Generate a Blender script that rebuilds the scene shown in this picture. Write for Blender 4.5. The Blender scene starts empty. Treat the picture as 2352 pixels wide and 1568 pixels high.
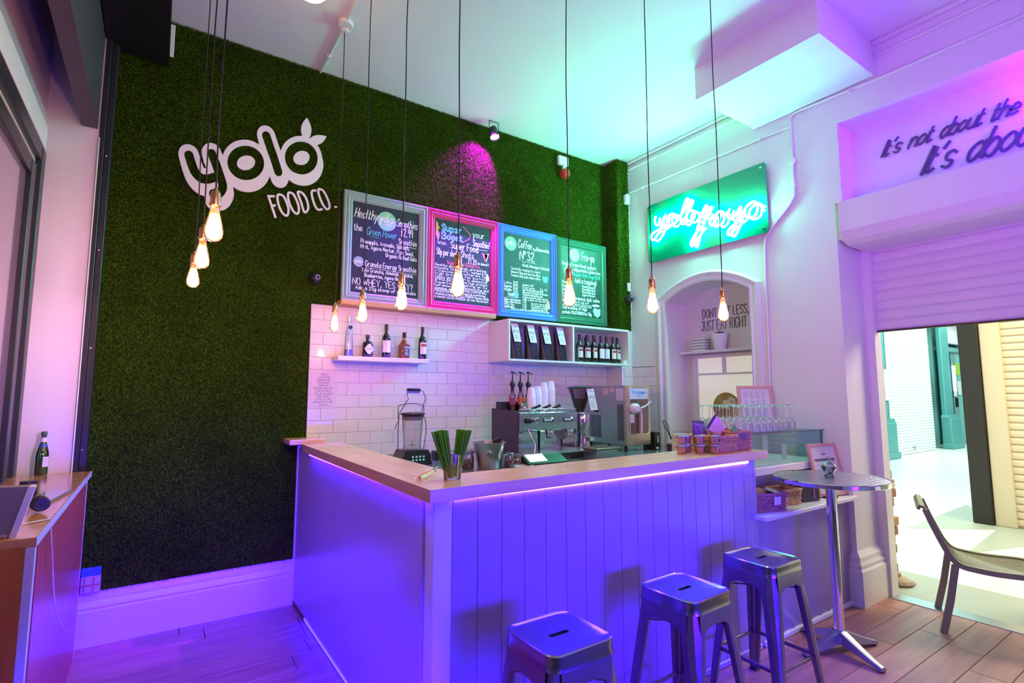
import bpy, math, random
import numpy as np
from mathutils import Matrix, Vector
PI = math.pi
C = bpy.context.scene.collection
SC = bpy.context.scene

# ------------------------------------------------------------------ camera
cam_d = bpy.data.cameras.new('camera'); cam = bpy.data.objects.new('camera', cam_d); C.objects.link(cam)
cam_d.sensor_width = 36.0; cam_d.lens = 1200.0 / 2352 * 36; cam_d.clip_end = 200; cam_d.clip_start = 0.05
_f = 1200.0
_U = Vector((2950 - 1176, -122, -_f)); _V = Vector((355.885 - 1176, -122, -_f)); _U.normalize(); _V.normalize()
_W = _U.cross(_V)
cam.matrix_world = Matrix(((_U.x, _U.y, _U.z, 0), (_V.x, _V.y, _V.z, 0), (_W.x, _W.y, _W.z, 1.6), (0, 0, 0, 1)))
SC.camera = cam

# ------------------------------------------------------------------ world, exposure
SC.view_settings.view_transform = 'Standard'; SC.view_settings.look = 'None'
SC.view_settings.gamma = 1.0; SC.view_settings.use_curve_mapping = False
SC.view_settings.exposure = 0.0
wd = bpy.data.worlds.new('world'); SC.world = wd; wd.use_nodes = True
wd.node_tree.nodes['Background'].inputs[0].default_value = (0.30, 0.22, 0.45, 1)
wd.node_tree.nodes['Background'].inputs[1].default_value = 0.25

# ------------------------------------------------------------------ lamps and added fills out of frame, spots
def area(name, loc, target, size, size_y, power, color, spread=180):
    d = bpy.data.lights.new(name, 'AREA'); d.shape = 'RECTANGLE'; d.size = size; d.size_y = size_y
    d.energy = power; d.color = color; d.spread = math.radians(spread)
    o = bpy.data.objects.new(name, d); C.objects.link(o); o.location = loc
    o.rotation_euler = (Vector(target) - Vector(loc)).to_track_quat('-Z', 'Y').to_euler()
    return o
area('lilac_room_fill', (1.2, -1.6, 3.6), (2.2, 4.4, 3.2), 2.2, 1.2, 11, (1.0, 0.48, 0.75), 80)  # soft fill added behind the camera to lift the upper walls
area('pink_pier_fill', (1.6, -1.2, 2.1), (-.60, 4.3, 1.9), 0.4, 0.4, 3.6, (1.0, 0.50, 0.68), 24)  # fill added to brighten the left pier, no fitting of its own
area('violet_wall_fill', (1.9, -0.9, 1.9), (4.4, 1.4, 3.5), 0.7, 0.7, 34, (0.32, 0.04, 1.0), 100)  # violet fill added for the shutter and the right wall
area('blue_floor_lamp', (2.1, -0.9, 0.85), (1.9, 3.0, -0.1), 1.4, 0.5, 62, (0.035, 0.0, 1.0), 75)
area('blue_low_lamp', (0.42, 0.9, 0.60), (0.45, 4.0, -0.15), 0.4, 0.3, 60, (0.03, 0.0, 1.0), 62)
area('niche_magenta_lamp', (4.66, 0.40, 3.72), (4.80, 1.5, 3.45), 0.12, 0.12, 34, (0.15, 0.0, 1.0))
area('mall_ceiling_lamp', (9.0, 3.4, 5.2), (9.0, 3.0, 0), 5.0, 3.0, 430, (0.80, 1.0, 0.93))
area('mall_doorway_lamp', (7.4, 0.4, 3.6), (5.6, 1.3, 0), 1.2, 1.6, 150, (1.0, 0.86, 0.55))
area('mall_far_lamp', (17.5, 2.6, 5.0), (18.0, 5.6, 1.4), 6.0, 3.0, 600, (0.70, 1.0, 0.93))
sp = bpy.data.lights.new('magenta_spot_lamp', 'SPOT'); sp.energy = 2200; sp.color = (0.24, 0.0, 1.0); sp.spot_size = math.radians(84)
sp.spot_blend = 0.55; sp.shadow_soft_size = 0.02
so = bpy.data.objects.new('magenta_spot_lamp', sp); C.objects.link(so); so.location = (2.665, 4.225, 4.21)
so.rotation_euler = (Vector((2.55, 4.44, 3.90)) - Vector(so.location)).to_track_quat('-Z', 'Y').to_euler()

# ------------------------------------------------------------------ materials
MATS = {}
def mat(name, col=(.8, .8, .8), rough=.5, metal=0, emit=None, es=0, trans=0, ior=1.45, bump=0, bscale=40, var=0, vscale=6, spec=.5, coat=0, alpha=1):
    if name in MATS: return MATS[name]
    m = bpy.data.materials.new(name); m.use_nodes = True; nt = m.node_tree; b = nt.nodes['Principled BSDF']
    b.inputs['Base Color'].default_value = (*col, 1); b.inputs['Roughness'].default_value = rough; b.inputs['Metallic'].default_value = metal
    b.inputs['Specular IOR Level'].default_value = spec; b.inputs['Coat Weight'].default_value = coat
    if emit: b.inputs['Emission Color'].default_value = (*emit, 1); b.inputs['Emission Strength'].default_value = es
    if trans: b.inputs['Transmission Weight'].default_value = trans; b.inputs['IOR'].default_value = ior
    tc = nt.nodes.new('ShaderNodeTexCoord')
    if var:
        n = nt.nodes.new('ShaderNodeTexNoise'); n.inputs['Scale'].default_value = vscale; n.inputs['Detail'].default_value = 5
        r = nt.nodes.new('ShaderNodeValToRGB')
        r.color_ramp.elements[0].color = (*[c * (1 - var) for c in col], 1); r.color_ramp.elements[1].color = (*[min(1, c * (1 + var)) for c in col], 1)
        r.color_ramp.elements[0].position = .3; r.color_ramp.elements[1].position = .7
        nt.links.new(tc.outputs['Object'], n.inputs['Vector']); nt.links.new(n.outputs['Fac'], r.inputs[0]); nt.links.new(r.outputs[0], b.inputs['Base Color'])
    if bump:
        n = nt.nodes.new('ShaderNodeTexNoise'); n.inputs['Scale'].default_value = bscale; n.inputs['Detail'].default_value = 4
        bp = nt.nodes.new('ShaderNodeBump'); bp.inputs['Strength'].default_value = bump; bp.inputs['Distance'].default_value = .01
        nt.links.new(tc.outputs['Object'], n.inputs['Vector']); nt.links.new(n.outputs['Fac'], bp.inputs['Height']); nt.links.new(bp.outputs[0], b.inputs['Normal'])
    MATS[name] = m; return m
def thin_glass(name, tint=(1, 1, 1), refl=.12, rough=.02, body=0):
    if name in MATS: return MATS[name]
    m = bpy.data.materials.new(name); m.use_nodes = True; nt = m.node_tree; nt.nodes.clear()
    out = nt.nodes.new('ShaderNodeOutputMaterial'); tr = nt.nodes.new('ShaderNodeBsdfTransparent'); gl = nt.nodes.new('ShaderNodeBsdfGlossy')
    tr.inputs[0].default_value = (*tint, 1); gl.inputs['Roughness'].default_value = rough
    lw = nt.nodes.new('ShaderNodeLayerWeight'); lw.inputs[0].default_value = refl
    mp = nt.nodes.new('ShaderNodeMath'); mp.operation = 'MULTIPLY_ADD'; mp.inputs[1].default_value = .85; mp.inputs[2].default_value = refl * .35
    mx = nt.nodes.new('ShaderNodeMixShader')
    nt.links.new(lw.outputs['Fresnel'], mp.inputs[0]); nt.links.new(mp.outputs[0], mx.inputs[0]); nt.links.new(tr.outputs[0], mx.inputs[1]); nt.links.new(gl.outputs[0], mx.inputs[2])
    last = mx
    if body:
        df = nt.nodes.new('ShaderNodeBsdfDiffuse'); df.inputs[0].default_value = (*[min(1, t * .9) for t in tint], 1); m2 = nt.nodes.new('ShaderNodeMixShader'); m2.inputs[0].default_value = body
        nt.links.new(mx.outputs[0], m2.inputs[1]); nt.links.new(df.outputs[0], m2.inputs[2]); last = m2
    nt.links.new(last.outputs[0], out.inputs[0]); MATS[name] = m; return m
def wood(name, c1, c2, axis=0, scale=6, rough=.4, knots=False, coat=0):
    m = bpy.data.materials.new(name); m.use_nodes = True; nt = m.node_tree; b = nt.nodes['Principled BSDF']; b.inputs['Roughness'].default_value = rough
    b.inputs['Coat Weight'].default_value = coat; b.inputs['Coat Roughness'].default_value = .2
    tc = nt.nodes.new('ShaderNodeTexCoord'); mp = nt.nodes.new('ShaderNodeMapping'); s = [scale * 4] * 3; s[axis] = scale * .35
    mp.inputs['Scale'].default_value = s
    oi = nt.nodes.new('ShaderNodeObjectInfo'); ml = nt.nodes.new('ShaderNodeVectorMath'); ml.operation = 'MULTIPLY_ADD'
    ml.inputs[1].default_value = (1, 1, 1)
    sc = nt.nodes.new('ShaderNodeVectorMath'); sc.operation = 'SCALE'; sc.inputs[3].default_value = 37
    cmb = nt.nodes.new('ShaderNodeCombineXYZ')
    for i in range(3): nt.links.new(oi.outputs['Random'], cmb.inputs[i])
    nt.links.new(cmb.outputs[0], sc.inputs[0]); nt.links.new(tc.outputs['Object'], ml.inputs[0]); nt.links.new(sc.outputs[0], ml.inputs[2])
    n = nt.nodes.new('ShaderNodeTexNoise'); n.inputs['Scale'].default_value = 1; n.inputs['Detail'].default_value = 6; n.inputs['Roughness'].default_value = .6
    r = nt.nodes.new('ShaderNodeValToRGB'); r.color_ramp.elements[0].color = (*c1, 1); r.color_ramp.elements[1].color = (*c2, 1)
    r.color_ramp.elements[0].position = .35; r.color_ramp.elements[1].position = .68
    nt.links.new(ml.outputs[0], mp.inputs[0]); nt.links.new(mp.outputs[0], n.inputs['Vector']); nt.links.new(n.outputs['Fac'], r.inputs[0])
    last = r.outputs[0]
    if knots:
        v = nt.nodes.new('ShaderNodeTexVoronoi'); v.inputs['Scale'].default_value = 3.2
        k = nt.nodes.new('ShaderNodeValToRGB'); k.color_ramp.elements[0].position = .02; k.color_ramp.elements[1].position = .075
        k.color_ramp.elements[0].color = (.30, .13, .06, 1); k.color_ramp.elements[1].color = (1, 1, 1, 1)
        mm = nt.nodes.new('ShaderNodeMix'); mm.data_type = 'RGBA'; mm.blend_type = 'MULTIPLY'; mm.inputs[0].default_value = .8
        nt.links.new(tc.outputs['Object'], v.inputs['Vector']); nt.links.new(v.outputs['Distance'], k.inputs[0])
        nt.links.new(last, mm.inputs[6]); nt.links.new(k.outputs[0], mm.inputs[7]); last = mm.outputs[2]
    nt.links.new(last, b.inputs['Base Color']); MATS[name] = m; return m

mat('notice_paper', (.85, .85, .85), .6); mat('white_card', (.84, .84, .82), .6); mat('gold_sticker', (.42, .29, .10), .4, var=.35, vscale=5)
WHITE = mat('white_paint', (.80, .79, .80), .55, bump=.04, bscale=60)
CEILM = mat('ceiling_paint', (.80, .80, .80), .8, bump=.05, bscale=30)
GLOSSW = mat('white_gloss_paint', (.82, .81, .82), .3)
TILE = mat('glazed_white_tile', (.83, .80, .82), .12, coat=.4, bump=.03, bscale=9)
GROUT = mat('grey_grout', (.42, .38, .42), .8)
TURFB = mat('turf_backing', (.016, .032, .006), .95, spec=0)
BLACK = mat('black_plastic', (.012, .012, .014), .35)
DARK = mat('dark_metal', (.03, .032, .04), .35, metal=.3)
STEEL = mat('brushed_steel', (.60, .60, .62), .28, metal=1, bump=.02, bscale=200)
CHROME = mat('polished_chrome', (.85, .85, .87), .08, metal=1)
COPPER = mat('brass_socket', (.90, .50, .22), .25, metal=1)
CABLE = mat('braided_cable', (.02, .016, .02), .7)
GLASS = thin_glass('clear_glass', (.97, .98, .99), .3)
DARKFOIL = mat('dark_foil', (.03, .02, .025), .35)
BULBG = thin_glass('bulb_glass', (1.0, .90, .72), .15, .02, .07)
PANEL = mat('counter_panel_paint', (.38, .30, .42), .30, var=.03, vscale=3, coat=.15)
PINE = wood('pine_worktop', (.80, .48, .32), (.92, .64, .46), 0, 5, .22, True, .5)
PINEY = wood('pine_worktop_long', (.78, .47, .32), (.90, .63, .46), 1, 5, .22, True, .5)
LEDGE = wood('oak_ledge', (.52, .27, .12), (.66, .38, .18), 0, 6, .5)
FLOORW = wood('floor_plank_wood', (.36, .155, .13), (.54, .26, .20), 0, 4, .38)
TABW = wood('veneer_table_wood', (.46, .12, .016), (.60, .18, .030), 2, 4, .3)
TABTOP = wood('veneer_table_top', (.62, .26, .07), (.76, .36, .11), 1, 4, .16, False, .5)

# ------------------------------------------------------------------ mesh helpers
class G:
    def __init__(s): s.v = []; s.f = []
    def add(s, vs, fs):
        o = len(s.v); s.v += [tuple(p) for p in vs]; s.f += [tuple(i + o for i in f) for f in fs]; return s
    def box(s, x0, y0, z0, x1, y1, z1, b=0):
        if x0 > x1: x0, x1 = x1, x0
        if y0 > y1: y0, y1 = y1, y0
        if z0 > z1: z0, z1 = z1, z0
        if not b:
            return s.add([(x0, y0, z0), (x1, y0, z0), (x1, y1, z0), (x0, y1, z0), (x0, y0, z1), (x1, y0, z1), (x1, y1, z1), (x0, y1, z1)],
                [(0, 3, 2, 1), (4, 5, 6, 7), (0, 1, 5, 4), (1, 2, 6, 5), (2, 3, 7, 6), (3, 0, 4, 7)])
        c = ((x0 + x1) / 2, (y0 + y1) / 2, (z0 + z1) / 2); h = ((x1 - x0) / 2, (y1 - y0) / 2, (z1 - z0) / 2)
        idx = {}; vs = []
        for sx in (-1, 1):
            for sy in (-1, 1):
                for sz in (-1, 1):
                    for a in range(3):
                        p = [c[i] + (sx, sy, sz)[i] * (h[i] - (0 if i == a else b)) for i in range(3)]
                        idx[(sx, sy, sz, a)] = len(vs); vs.append(p)
        fs = []
        def q(l, n):
            pts = [Vector(vs[i]) for i in l]; nn = (pts[1] - pts[0]).cross(pts[2] - pts[0])
            fs.append(tuple(l) if nn.dot(Vector(n)) > 0 else tuple(reversed(l)))
        for a in range(3):
            o1, o2 = [i for i in range(3) if i != a]
            for sg in (-1, 1):
                l = []
                for s1, s2 in ((-1, -1), (1, -1), (1, 1), (-1, 1)):
                    k = [0, 0, 0]; k[a] = sg; k[o1] = s1; k[o2] = s2; l.append(idx[(*k, a)])
                n = [0, 0, 0]; n[a] = sg; q(l, n)
        for a in range(3):
            o1, o2 = [i for i in range(3) if i != a]
            for s1 in (-1, 1):
                for s2 in (-1, 1):
                    k0 = [0, 0, 0]; k0[o1] = s1; k0[o2] = s2; k1 = list(k0); k0[a] = -1; k1[a] = 1
                    n = [0, 0, 0]; n[o1] = s1; n[o2] = s2
                    q([idx[(*k0, o1)], idx[(*k1, o1)], idx[(*k1, o2)], idx[(*k0, o2)]], n)
        for sx in (-1, 1):
            for sy in (-1, 1):
                for sz in (-1, 1): q([idx[(sx, sy, sz, a)] for a in range(3)], (sx, sy, sz))
        return s.add(vs, fs)
    def lathe(s, prof, c=(0, 0, 0), seg=20, axis=2, sx=1, sy=1):
        vs = []; fs = []; rings = []
        for r, z in prof:
            if r < 1e-6: rings.append([len(vs)]); loc = [(0, 0, z)]
            else:
                rings.append(list(range(len(vs), len(vs) + seg))); loc = [(r * math.cos(2 * PI * i / seg) * sx, r * math.sin(2 * PI * i / seg) * sy, z) for i in range(seg)]
            for p in loc:
                if axis == 0: p = (p[2], p[0], p[1])
                elif axis == 1: p = (p[1], p[2], p[0])
                vs.append((p[0] + c[0], p[1] + c[1], p[2] + c[2]))
        for a, b in zip(rings, rings[1:]):
            if len(a) == 1 and len(b) == 1: continue
            for i in range(seg):
                j = (i + 1) % seg
                if len(a) == 1: fs.append((a[0], b[j], b[i]))
                elif len(b) == 1: fs.append((a[i], a[j], b[0]))
                else: fs.append((a[i], a[j], b[j], b[i]))
        return s.add(vs, fs)
    def cyl(s, c, r, h, seg=20, axis=2, b=0):
        if b: return s.lathe([(0, 0), (r - b, 0), (r, b), (r, h - b), (r - b, h), (0, h)], c, seg, axis)
        return s.lathe([(0, 0), (r, 0), (r, h), (0, h)], c, seg, axis)
    def ball(s, c, r, seg=16, n=8, sz=1):
        return s.lathe([(r * math.sin(PI * i / n) if 0 < i < n else 0, -r * sz * math.cos(PI * i / n)) for i in range(n + 1)], c, seg)
    def tube(s, pts, r, seg=8, closed=False):
        P = [Vector(p) for p in pts]; n = len(P); R = r if isinstance(r, (list, tuple)) else [r] * n
        up = None; rings = []
        for i in range(n):
            a = P[(i - 1) % n] if (closed or i) else P[0]; b = P[(i + 1) % n] if (closed or i < n - 1) else P[-1]
            t = (b - a)
            if t.length < 1e-9: t = Vector((0, 0, 1))
            t.normalize()
            if up is None: up = t.orthogonal().normalized()
            else:
                up = up - t * up.dot(t)
                if up.length < 1e-6: up = t.orthogonal()
                up.normalize()
            w = t.cross(up)
            rings.append([P[i] + up * (R[i] * math.cos(2 * PI * k / seg)) + w * (R[i] * math.sin(2 * PI * k / seg)) for k in range(seg)])
        vs = [p for rg in rings for p in rg]; fs = []
        for i in range(n if closed else n - 1):
            j = (i + 1) % n
            for k in range(seg): l = (k + 1) % seg; fs.append((i * seg + k, i * seg + l, j * seg + l, j * seg + k))
        if not closed: fs.append(tuple(range(seg - 1, -1, -1))); fs.append(tuple((n - 1) * seg + k for k in range(seg)))
        return s.add(vs, fs)
    def prism(s, poly, plane, lo, hi):
        def mk(p, t): return {'xy': (p[0], p[1], t), 'xz': (p[0], t, p[1]), 'yz': (t, p[0], p[1])}[plane]
        n = len(poly); vs = [mk(p, lo) for p in poly] + [mk(p, hi) for p in poly]
        ar = sum(poly[i][0] * poly[(i + 1) % n][1] - poly[(i + 1) % n][0] * poly[i][1] for i in range(n))
        fl = (ar > 0) != (plane == 'xz')
        fs = [tuple(range(n - 1, -1, -1)), tuple(range(n, 2 * n))] + [(i, (i + 1) % n, n + (i + 1) % n, n + i) for i in range(n)]
        if not fl: fs = [tuple(reversed(f)) for f in fs]
        return s.add(vs, fs)
    def tf(s, M, start=0):
        for i in range(start, len(s.v)): s.v[i] = tuple(M @ Vector(s.v[i]))
        return s
    def rot(s, ax, deg, c=(0, 0, 0), start=0):
        c = Vector(c); return s.tf(Matrix.Translation(c) @ Matrix.Rotation(math.radians(deg), 4, ax) @ Matrix.Translation(-c), start)
def mesh(name, g, m, smooth=None):
    me = bpy.data.meshes.new(name); me.from_pydata(g.v, [], g.f); me.update()
    if m: me.materials.append(m)
    if smooth:
        me.polygons.foreach_set('use_smooth', [True] * len(me.polygons)); me.set_sharp_from_angle(angle=math.radians(smooth if smooth > 1 else 40))
    return me
def obj(name, g, m, parent=None, smooth=None, kind=None, label=None, loc=None):
    me = mesh(name, g, m, smooth) if isinstance(g, G) else g
    o = bpy.data.objects.new(name, me); C.objects.link(o)
    if parent: o.parent = parent
    if kind: o['kind'] = kind
    if label: o['label'] = label
    if loc: o.location = loc
    return o
def thing(name, label, cat, loc=(0, 0, 0), rz=0, group=None):
    o = bpy.data.objects.new(name, None); C.objects.link(o); o.location = loc; o.rotation_euler = (0, 0, rz); o.empty_display_size = .05
    o['label'] = label; o['category'] = cat
    if group: o['group'] = group
    return o
def tag(o, label, cat, group=None, loc=None):
    o['label'] = label; o['category'] = cat
    if group: o['group'] = group
    if loc: o.location = loc
    return o
def dup(root, loc=None, rz=None, label=None, group=None):
    r = root.copy(); C.objects.link(r)
    if loc is not None: r.location = loc
    if rz is not None: r.rotation_euler = (0, 0, rz)
    if label: r['label'] = label
    if group: r['group'] = group
    def kids(a, b):
        for ch in list(a.children):
            c = ch.copy(); C.objects.link(c); c.parent = b; kids(ch, c)
    kids(root, r); return r
def struct(name, g, m, parent=None, smooth=None):
    o = obj(name, g, m, parent, smooth)
    if not parent: o['kind'] = 'structure'
    return o

# ------------------------------------------------------------------ stroke lettering (own single-line alphabet: x in tenths, y as letter, e = baseline, o = cap height)
FONT = {
'A': (6, '0e3o6e/1i5i'), 'B': (6, '0e0o4o5m4k0j/0j4j6g4e0e'), 'C': (6, '6m4o2o0l0h2e4e6g'), 'D': (6, '0e0o3o6k6i3e0e'), 'E': (5, '5o0o0e5e/0j4j'),
'F': (5, '5o0o0e/0j4j'), 'G': (6, '6m4o2o0l0h2e4e6g6i4i'), 'H': (6, '0e0o/6e6o/0j6j'), 'I': (1, '1e1o'), 'J': (5, '1o5o/4o4g2e0g'), 'K': (5, '0e0o/5o0i5e'),
'L': (5, '0o0e5e'), 'M': (7, '0e0o3h7o7e'), 'N': (6, '0e0o6e6o'), 'O': (6, '3o1n0j1f3e5f6j5n3o'), 'P': (5, '0e0o4o5l4i0i'), 'Q': (6, '3o1n0j1f3e5f6j5n3o/4g6d'),
'R': (6, '0e0o4o5l4j0j/3j6e'), 'S': (5, '5m3o1n0l2j4i5g3e0f'), 'T': (6, '0o6o/3o3e'), 'U': (6, '0o0g2e4e6g6o'), 'V': (6, '0o3e6o'), 'W': (8, '0o2e4l6e8o'), 'Y': (6, '0o3j6o/3j3e'), 'Z': (5, '0o5o0e5e'), 'X': (6, '0o6e/6o0e'),
'a': (5, '5i3k1j0h1e3e5h/5k5f6e'), 'b': (5, '0o0e/0h2k4j5h4e2e0g'), 'c': (4, '4j2k0i0g2e4f'), 'd': (5, '5h3k1j0h1e3e5g/5o5e'), 'e': (5, '0h5h4j2k0i0g2e5f'), 'f': (4, '4n3o2n1k1e/0j3j'),
'g': (5, '5i3k1j0h1e3e5h/5k5c3a0b'), 'h': (5, '0o0e/0h2k4j5h5e'), 'i': (2, '1k1e/1m1n'), 'j': (3, '2k2c0a/2m2n'), 'k': (4, '0o0e/4k0g4e'), 'l': (2, '0o0f1e'),
'm': (8, '0k0e/0h2k4h4e/4h6k8h8e'), 'n': (5, '0k0e/0h2k4j5h5e'), 'o': (5, '2k0i0g2e4f5h4j2k'), 'p': (5, '0k0a/0h2k4j5h4e2e0g'), 'q': (5, '5h3k1j0h1e3e5g/5k5a'), 'r': (4, '0k0e/0h2k4k'),
's': (4, '4j2k0j1h4g3e0f'), 't': (4, '1n1f2e4f/0k3k'), 'u': (5, '0k0g2e4f5g/5k5e'), 'v': (5, '0k2e5k'), 'w': (7, '0k2e3j5e7k'), 'x': (5, '0k5e/5k0e'), 'y': (5, '0k2e/5k1a'), 'z': (5, '0k5k0e5e'),
'0': (5, '2o0l0h2e4f5i4n2o'), '1': (3, '0m2o2e'), '2': (5, '0m2o4n4l0e5e'), '3': (5, '0n3o4m2k5h3e0f'), '4': (5, '3e3o0h5h'), '5': (5, '5o1o0k3k5h3e0f'), '6': (5, '4o1k0g2e4f5h3j0h'), '7': (5, '0o5o2e'), '8': (5, '2j0l2o4l2j0g2e5g2j'), '9': (5, '4e5l3o1n0l2j4k'),
'.': (2, '0e1e'), ',': (2, '1f0c'), "'": (2, '1o0m'), '-': (4, '0i3i'), '!': (2, '1o1h/1e1f'), '?': (4, '0m2o4m2j2h/2e2f'), '&': (5, '5e1l2o3m0g2e5h'), '(': (3, '2o0j2d'), ')': (3, '0o2j0d'), ':': (2, '0e1f/0i1j'), '+': (5, '2l2f/0i4i'),
'\u00a3': (6, '6m5o3o2m2g0e6e/0j4j'), '\u00ba': (3, '1o0n1m2n1o/0l2l'), '/': (4, '0e4o'), '=': (4, '0k4k/0h4h'),
}
def smooth_pts(p, k=3):
    if len(p) < 3: return p
    out = []; closed = p[0] == p[-1]
    n = len(p)
    for i in range(n - 1):
        p0 = p[i - 1] if i else (p[-2] if closed else p[0]); p1 = p[i]; p2 = p[i + 1]; p3 = p[i + 2] if i + 2 < n else (p[1] if closed else p[-1])
        for t in [j / k for j in range(k)]:
            out.append(tuple(.5 * (2 * p1[d] + (p2[d] - p0[d]) * t + (2 * p0[d] - 5 * p1[d] + 4 * p2[d] - p3[d]) * t * t + (3 * p1[d] - p0[d] - 3 * p2[d] + p3[d]) * t ** 3) for d in range(len(p1))))
    out.append(p[-1]); return out
def ribbon(g, pts, fr, hw, th):
    """flat band of half width hw and thickness th along 2D pts in frame fr = (O, u, v, n)"""
    O, u, v, n = [Vector(a) for a in fr]; P = [Vector((a[0], a[1])) for a in pts]; N = len(P)
    if N < 2: return
    closed = (P[0] - P[-1]).length < 1e-6; O = O + n * random.uniform(0, .03) * min(th, .01)
    vs = []
    for i in range(N):
        d = (P[1] - P[-2]) if closed and i in (0, N - 1) else P[min(i + 1, N - 1)] - P[max(i - 1, 0)]
        if d.length < 1e-9: d = Vector((1, 0))
        d.normalize(); q = Vector((-d.y, d.x)); e = P[i]
        if i == 0 and not closed: e = e - d * hw * .7
        if i == N - 1 and not closed: e = e + d * hw * .7
        for s in (1, -1):
            w = e + q * hw * s; b = O + u * w.x + v * w.y; vs += [b + n * th, b]
    fs = []
    for i in range(N - 1):
        a = i * 4; b = a + 4
        fs += [(a, a + 2, b + 2, b), (a + 1, a, b, b + 1), (a + 2, a + 3, b + 3, b + 2)]
        if th > .002: fs.append((a + 3, a + 1, b + 1, b + 3))
    if not closed: fs += [(0, 1, 3, 2), ((N - 1) * 4, (N - 1) * 4 + 2, (N - 1) * 4 + 3, (N - 1) * 4 + 1)]
    g.add(vs, fs)
def text(g, s, fr, x, y, size, hw, slant=0, th=.0006, cond=1, smooth=2, wob=0, gap=2.2):
    cx = 0
    for ch in s:
        if ch == ' ': cx += 4 * cond; continue
        if ch not in FONT: cx += 3; continue
        w, st = FONT[ch]; dy = random.uniform(-wob, wob)
        for sk in st.split('/'):
            pts = [((cx + int(sk[i]) * cond) / 10 * size, (ord(sk[i + 1]) - 101) / 10 * size + dy * size) for i in range(0, len(sk), 2)]
            pts = [(x + a + b * slant, y + b) for a, b in pts]
            if smooth and len(pts) > 3: pts = smooth_pts(pts, smooth)
            ribbon(g, pts, fr, hw, th)
        cx += w * cond + gap
    return cx / 10 * size
def textw(s, size, cond=1, gap=2.2):
    return sum((4 * cond if c == ' ' else FONT.get(c, (3, ''))[0] * cond + gap) for c in s) / 10 * size
def text_fit(g, s, fr, x0, x1, y, size, hw, **k):
    w = textw(s, size, 1, k.get('gap', 2.2)); n = len(s) or 1
    c = max(.35, (x1 - x0) / w); kk = dict(k); kk['cond'] = c; kk['gap'] = k.get('gap', 2.2) * c
    return text(g, s, fr, x0, y, size, hw, **kk)

# ================================================================== STRUCTURE
YW, XW, ZC = 4.443, 4.54, 4.37
# floor with planks
fl = struct('floor', G().box(-.9, -3, -.05, 5.05, 4.6, -.012), mat('subfloor', (.10, .07, .06), .9))
rnd = random.Random(4)
PW = .185
pl_full = mesh('plank', G().box(0, 0, -.012, 1.296, PW - .003, 0, .002), FLOORW)
nrow = 0; y = .62
while y < 4.42:
    x = -.70 - rnd.random() * 1.2
    x_end = .95 if y > 2.05 else 4.92
    while x < x_end:
        x1 = min(x + 1.3, 5.03)
        if x1 > -.70:
            if abs(x1 - x - 1.3) < 1e-6: o = obj('plank', pl_full, None, fl, loc=(x, y, 0))
            else: o = obj('plank', G().box(0, 0, -.012, x1 - x - .004, PW - .003, 0, .002), FLOORW, fl, loc=(x, y, 0))
        x += 1.3
    y += PW
# ceiling
struct('ceiling', G().box(-.9, -3, ZC, 5.3, 4.6, ZC + .1), CEILM)
# beam: dropped box of the ceiling, and the long soffit on the left
struct('trim_1', G().box(3.655, 1.60, 4.09, XW + .02, 2.605, ZC + .01, .003), CEILM)
struct('trim_2', G().box(-.50, -2.9, 3.36, -.415, 4.30, ZC + .01), mat('dark_soffit_paint', (.07, .055, .07), .5))
# back wall
wb = struct('wall_back', G().box(-.9, YW + .02, 0, XW + .5, YW + .15, ZC), WHITE)
turf = obj('turf_backing', G().prism([(-.345, .335), (.965, .335), (.965, 1.0), (1.02, 1.06), (1.02, 2.345), (4.36, 2.345), (4.36, ZC - .012), (-.345, ZC - .012)], 'xz', YW - .006, YW + .02), TURFB, wb)
def blades(name, regions, origin, parent, seed=1, L=(.013, .024)):
    """grass pile: one thin curved leaf per blade; regions = (O, u, v, n, width, height, count, [holes])"""
    rs = np.random.RandomState(seed); VV = []
    for O, u, v, n, w, h, cnt, holes in regions:
        O, u, v, n = [np.array(a, float) for a in (O, u, v, n)]
        a = rs.rand(cnt) * w; b = rs.rand(cnt) * h; keep = np.ones(cnt, bool)
        for (a0, b0, a1, b1) in holes: keep &= ~((a > a0) & (a < a1) & (b > b0) & (b < b1))
        a, b = a[keep], b[keep]; m = len(a)
        base = O + a[:, None] * u + b[:, None] * v
        ln = rs.uniform(L[0], L[1], m)[:, None]
        dr = n[None] * rs.uniform(.35, 1.0, m)[:, None] + u[None] * rs.normal(0, .55, m)[:, None] + v[None] * rs.normal(-.12, .55, m)[:, None]
        dr /= np.linalg.norm(dr, axis=1)[:, None]
        sd = np.cross(dr, rs.normal(0, 1, (m, 3))); sd /= np.linalg.norm(sd, axis=1)[:, None]
        wd_ = rs.uniform(.0022, .0038, m)[:, None]
        tip = base + dr * ln + v[None] * (-.004)
        mid = base + dr * ln * .55
        VV.append(np.stack([base - sd * wd_ * .6, base + sd * wd_ * .6, mid + sd * wd_ * .5, tip, mid - sd * wd_ * .5], 1))
    V = np.concatenate(VV); m = len(V); me = bpy.data.meshes.new(name)
    me.vertices.add(m * 5); me.vertices.foreach_set('co', V.reshape(-1).astype(np.float32))
    me.loops.add(m * 5); me.loops.foreach_set('vertex_index', np.arange(m * 5, dtype=np.int32))
    me.polygons.add(m); me.polygons.foreach_set('loop_start', np.arange(0, m * 5, 5, dtype=np.int32)); me.polygons.foreach_set('loop_total', np.full(m, 5, np.int32))
    me.update(calc_edges=True); me.materials.append(GRASS)
    return obj(name, me, None, parent, kind='stuff')
GRASS = bpy.data.materials.new('turf_blade'); GRASS.use_nodes = True
_nt = GRASS.node_tree; _b = _nt.nodes['Principled BSDF']; _b.inputs['Roughness'].default_value = .6; _b.inputs['Specular IOR Level'].default_value = .02
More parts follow.
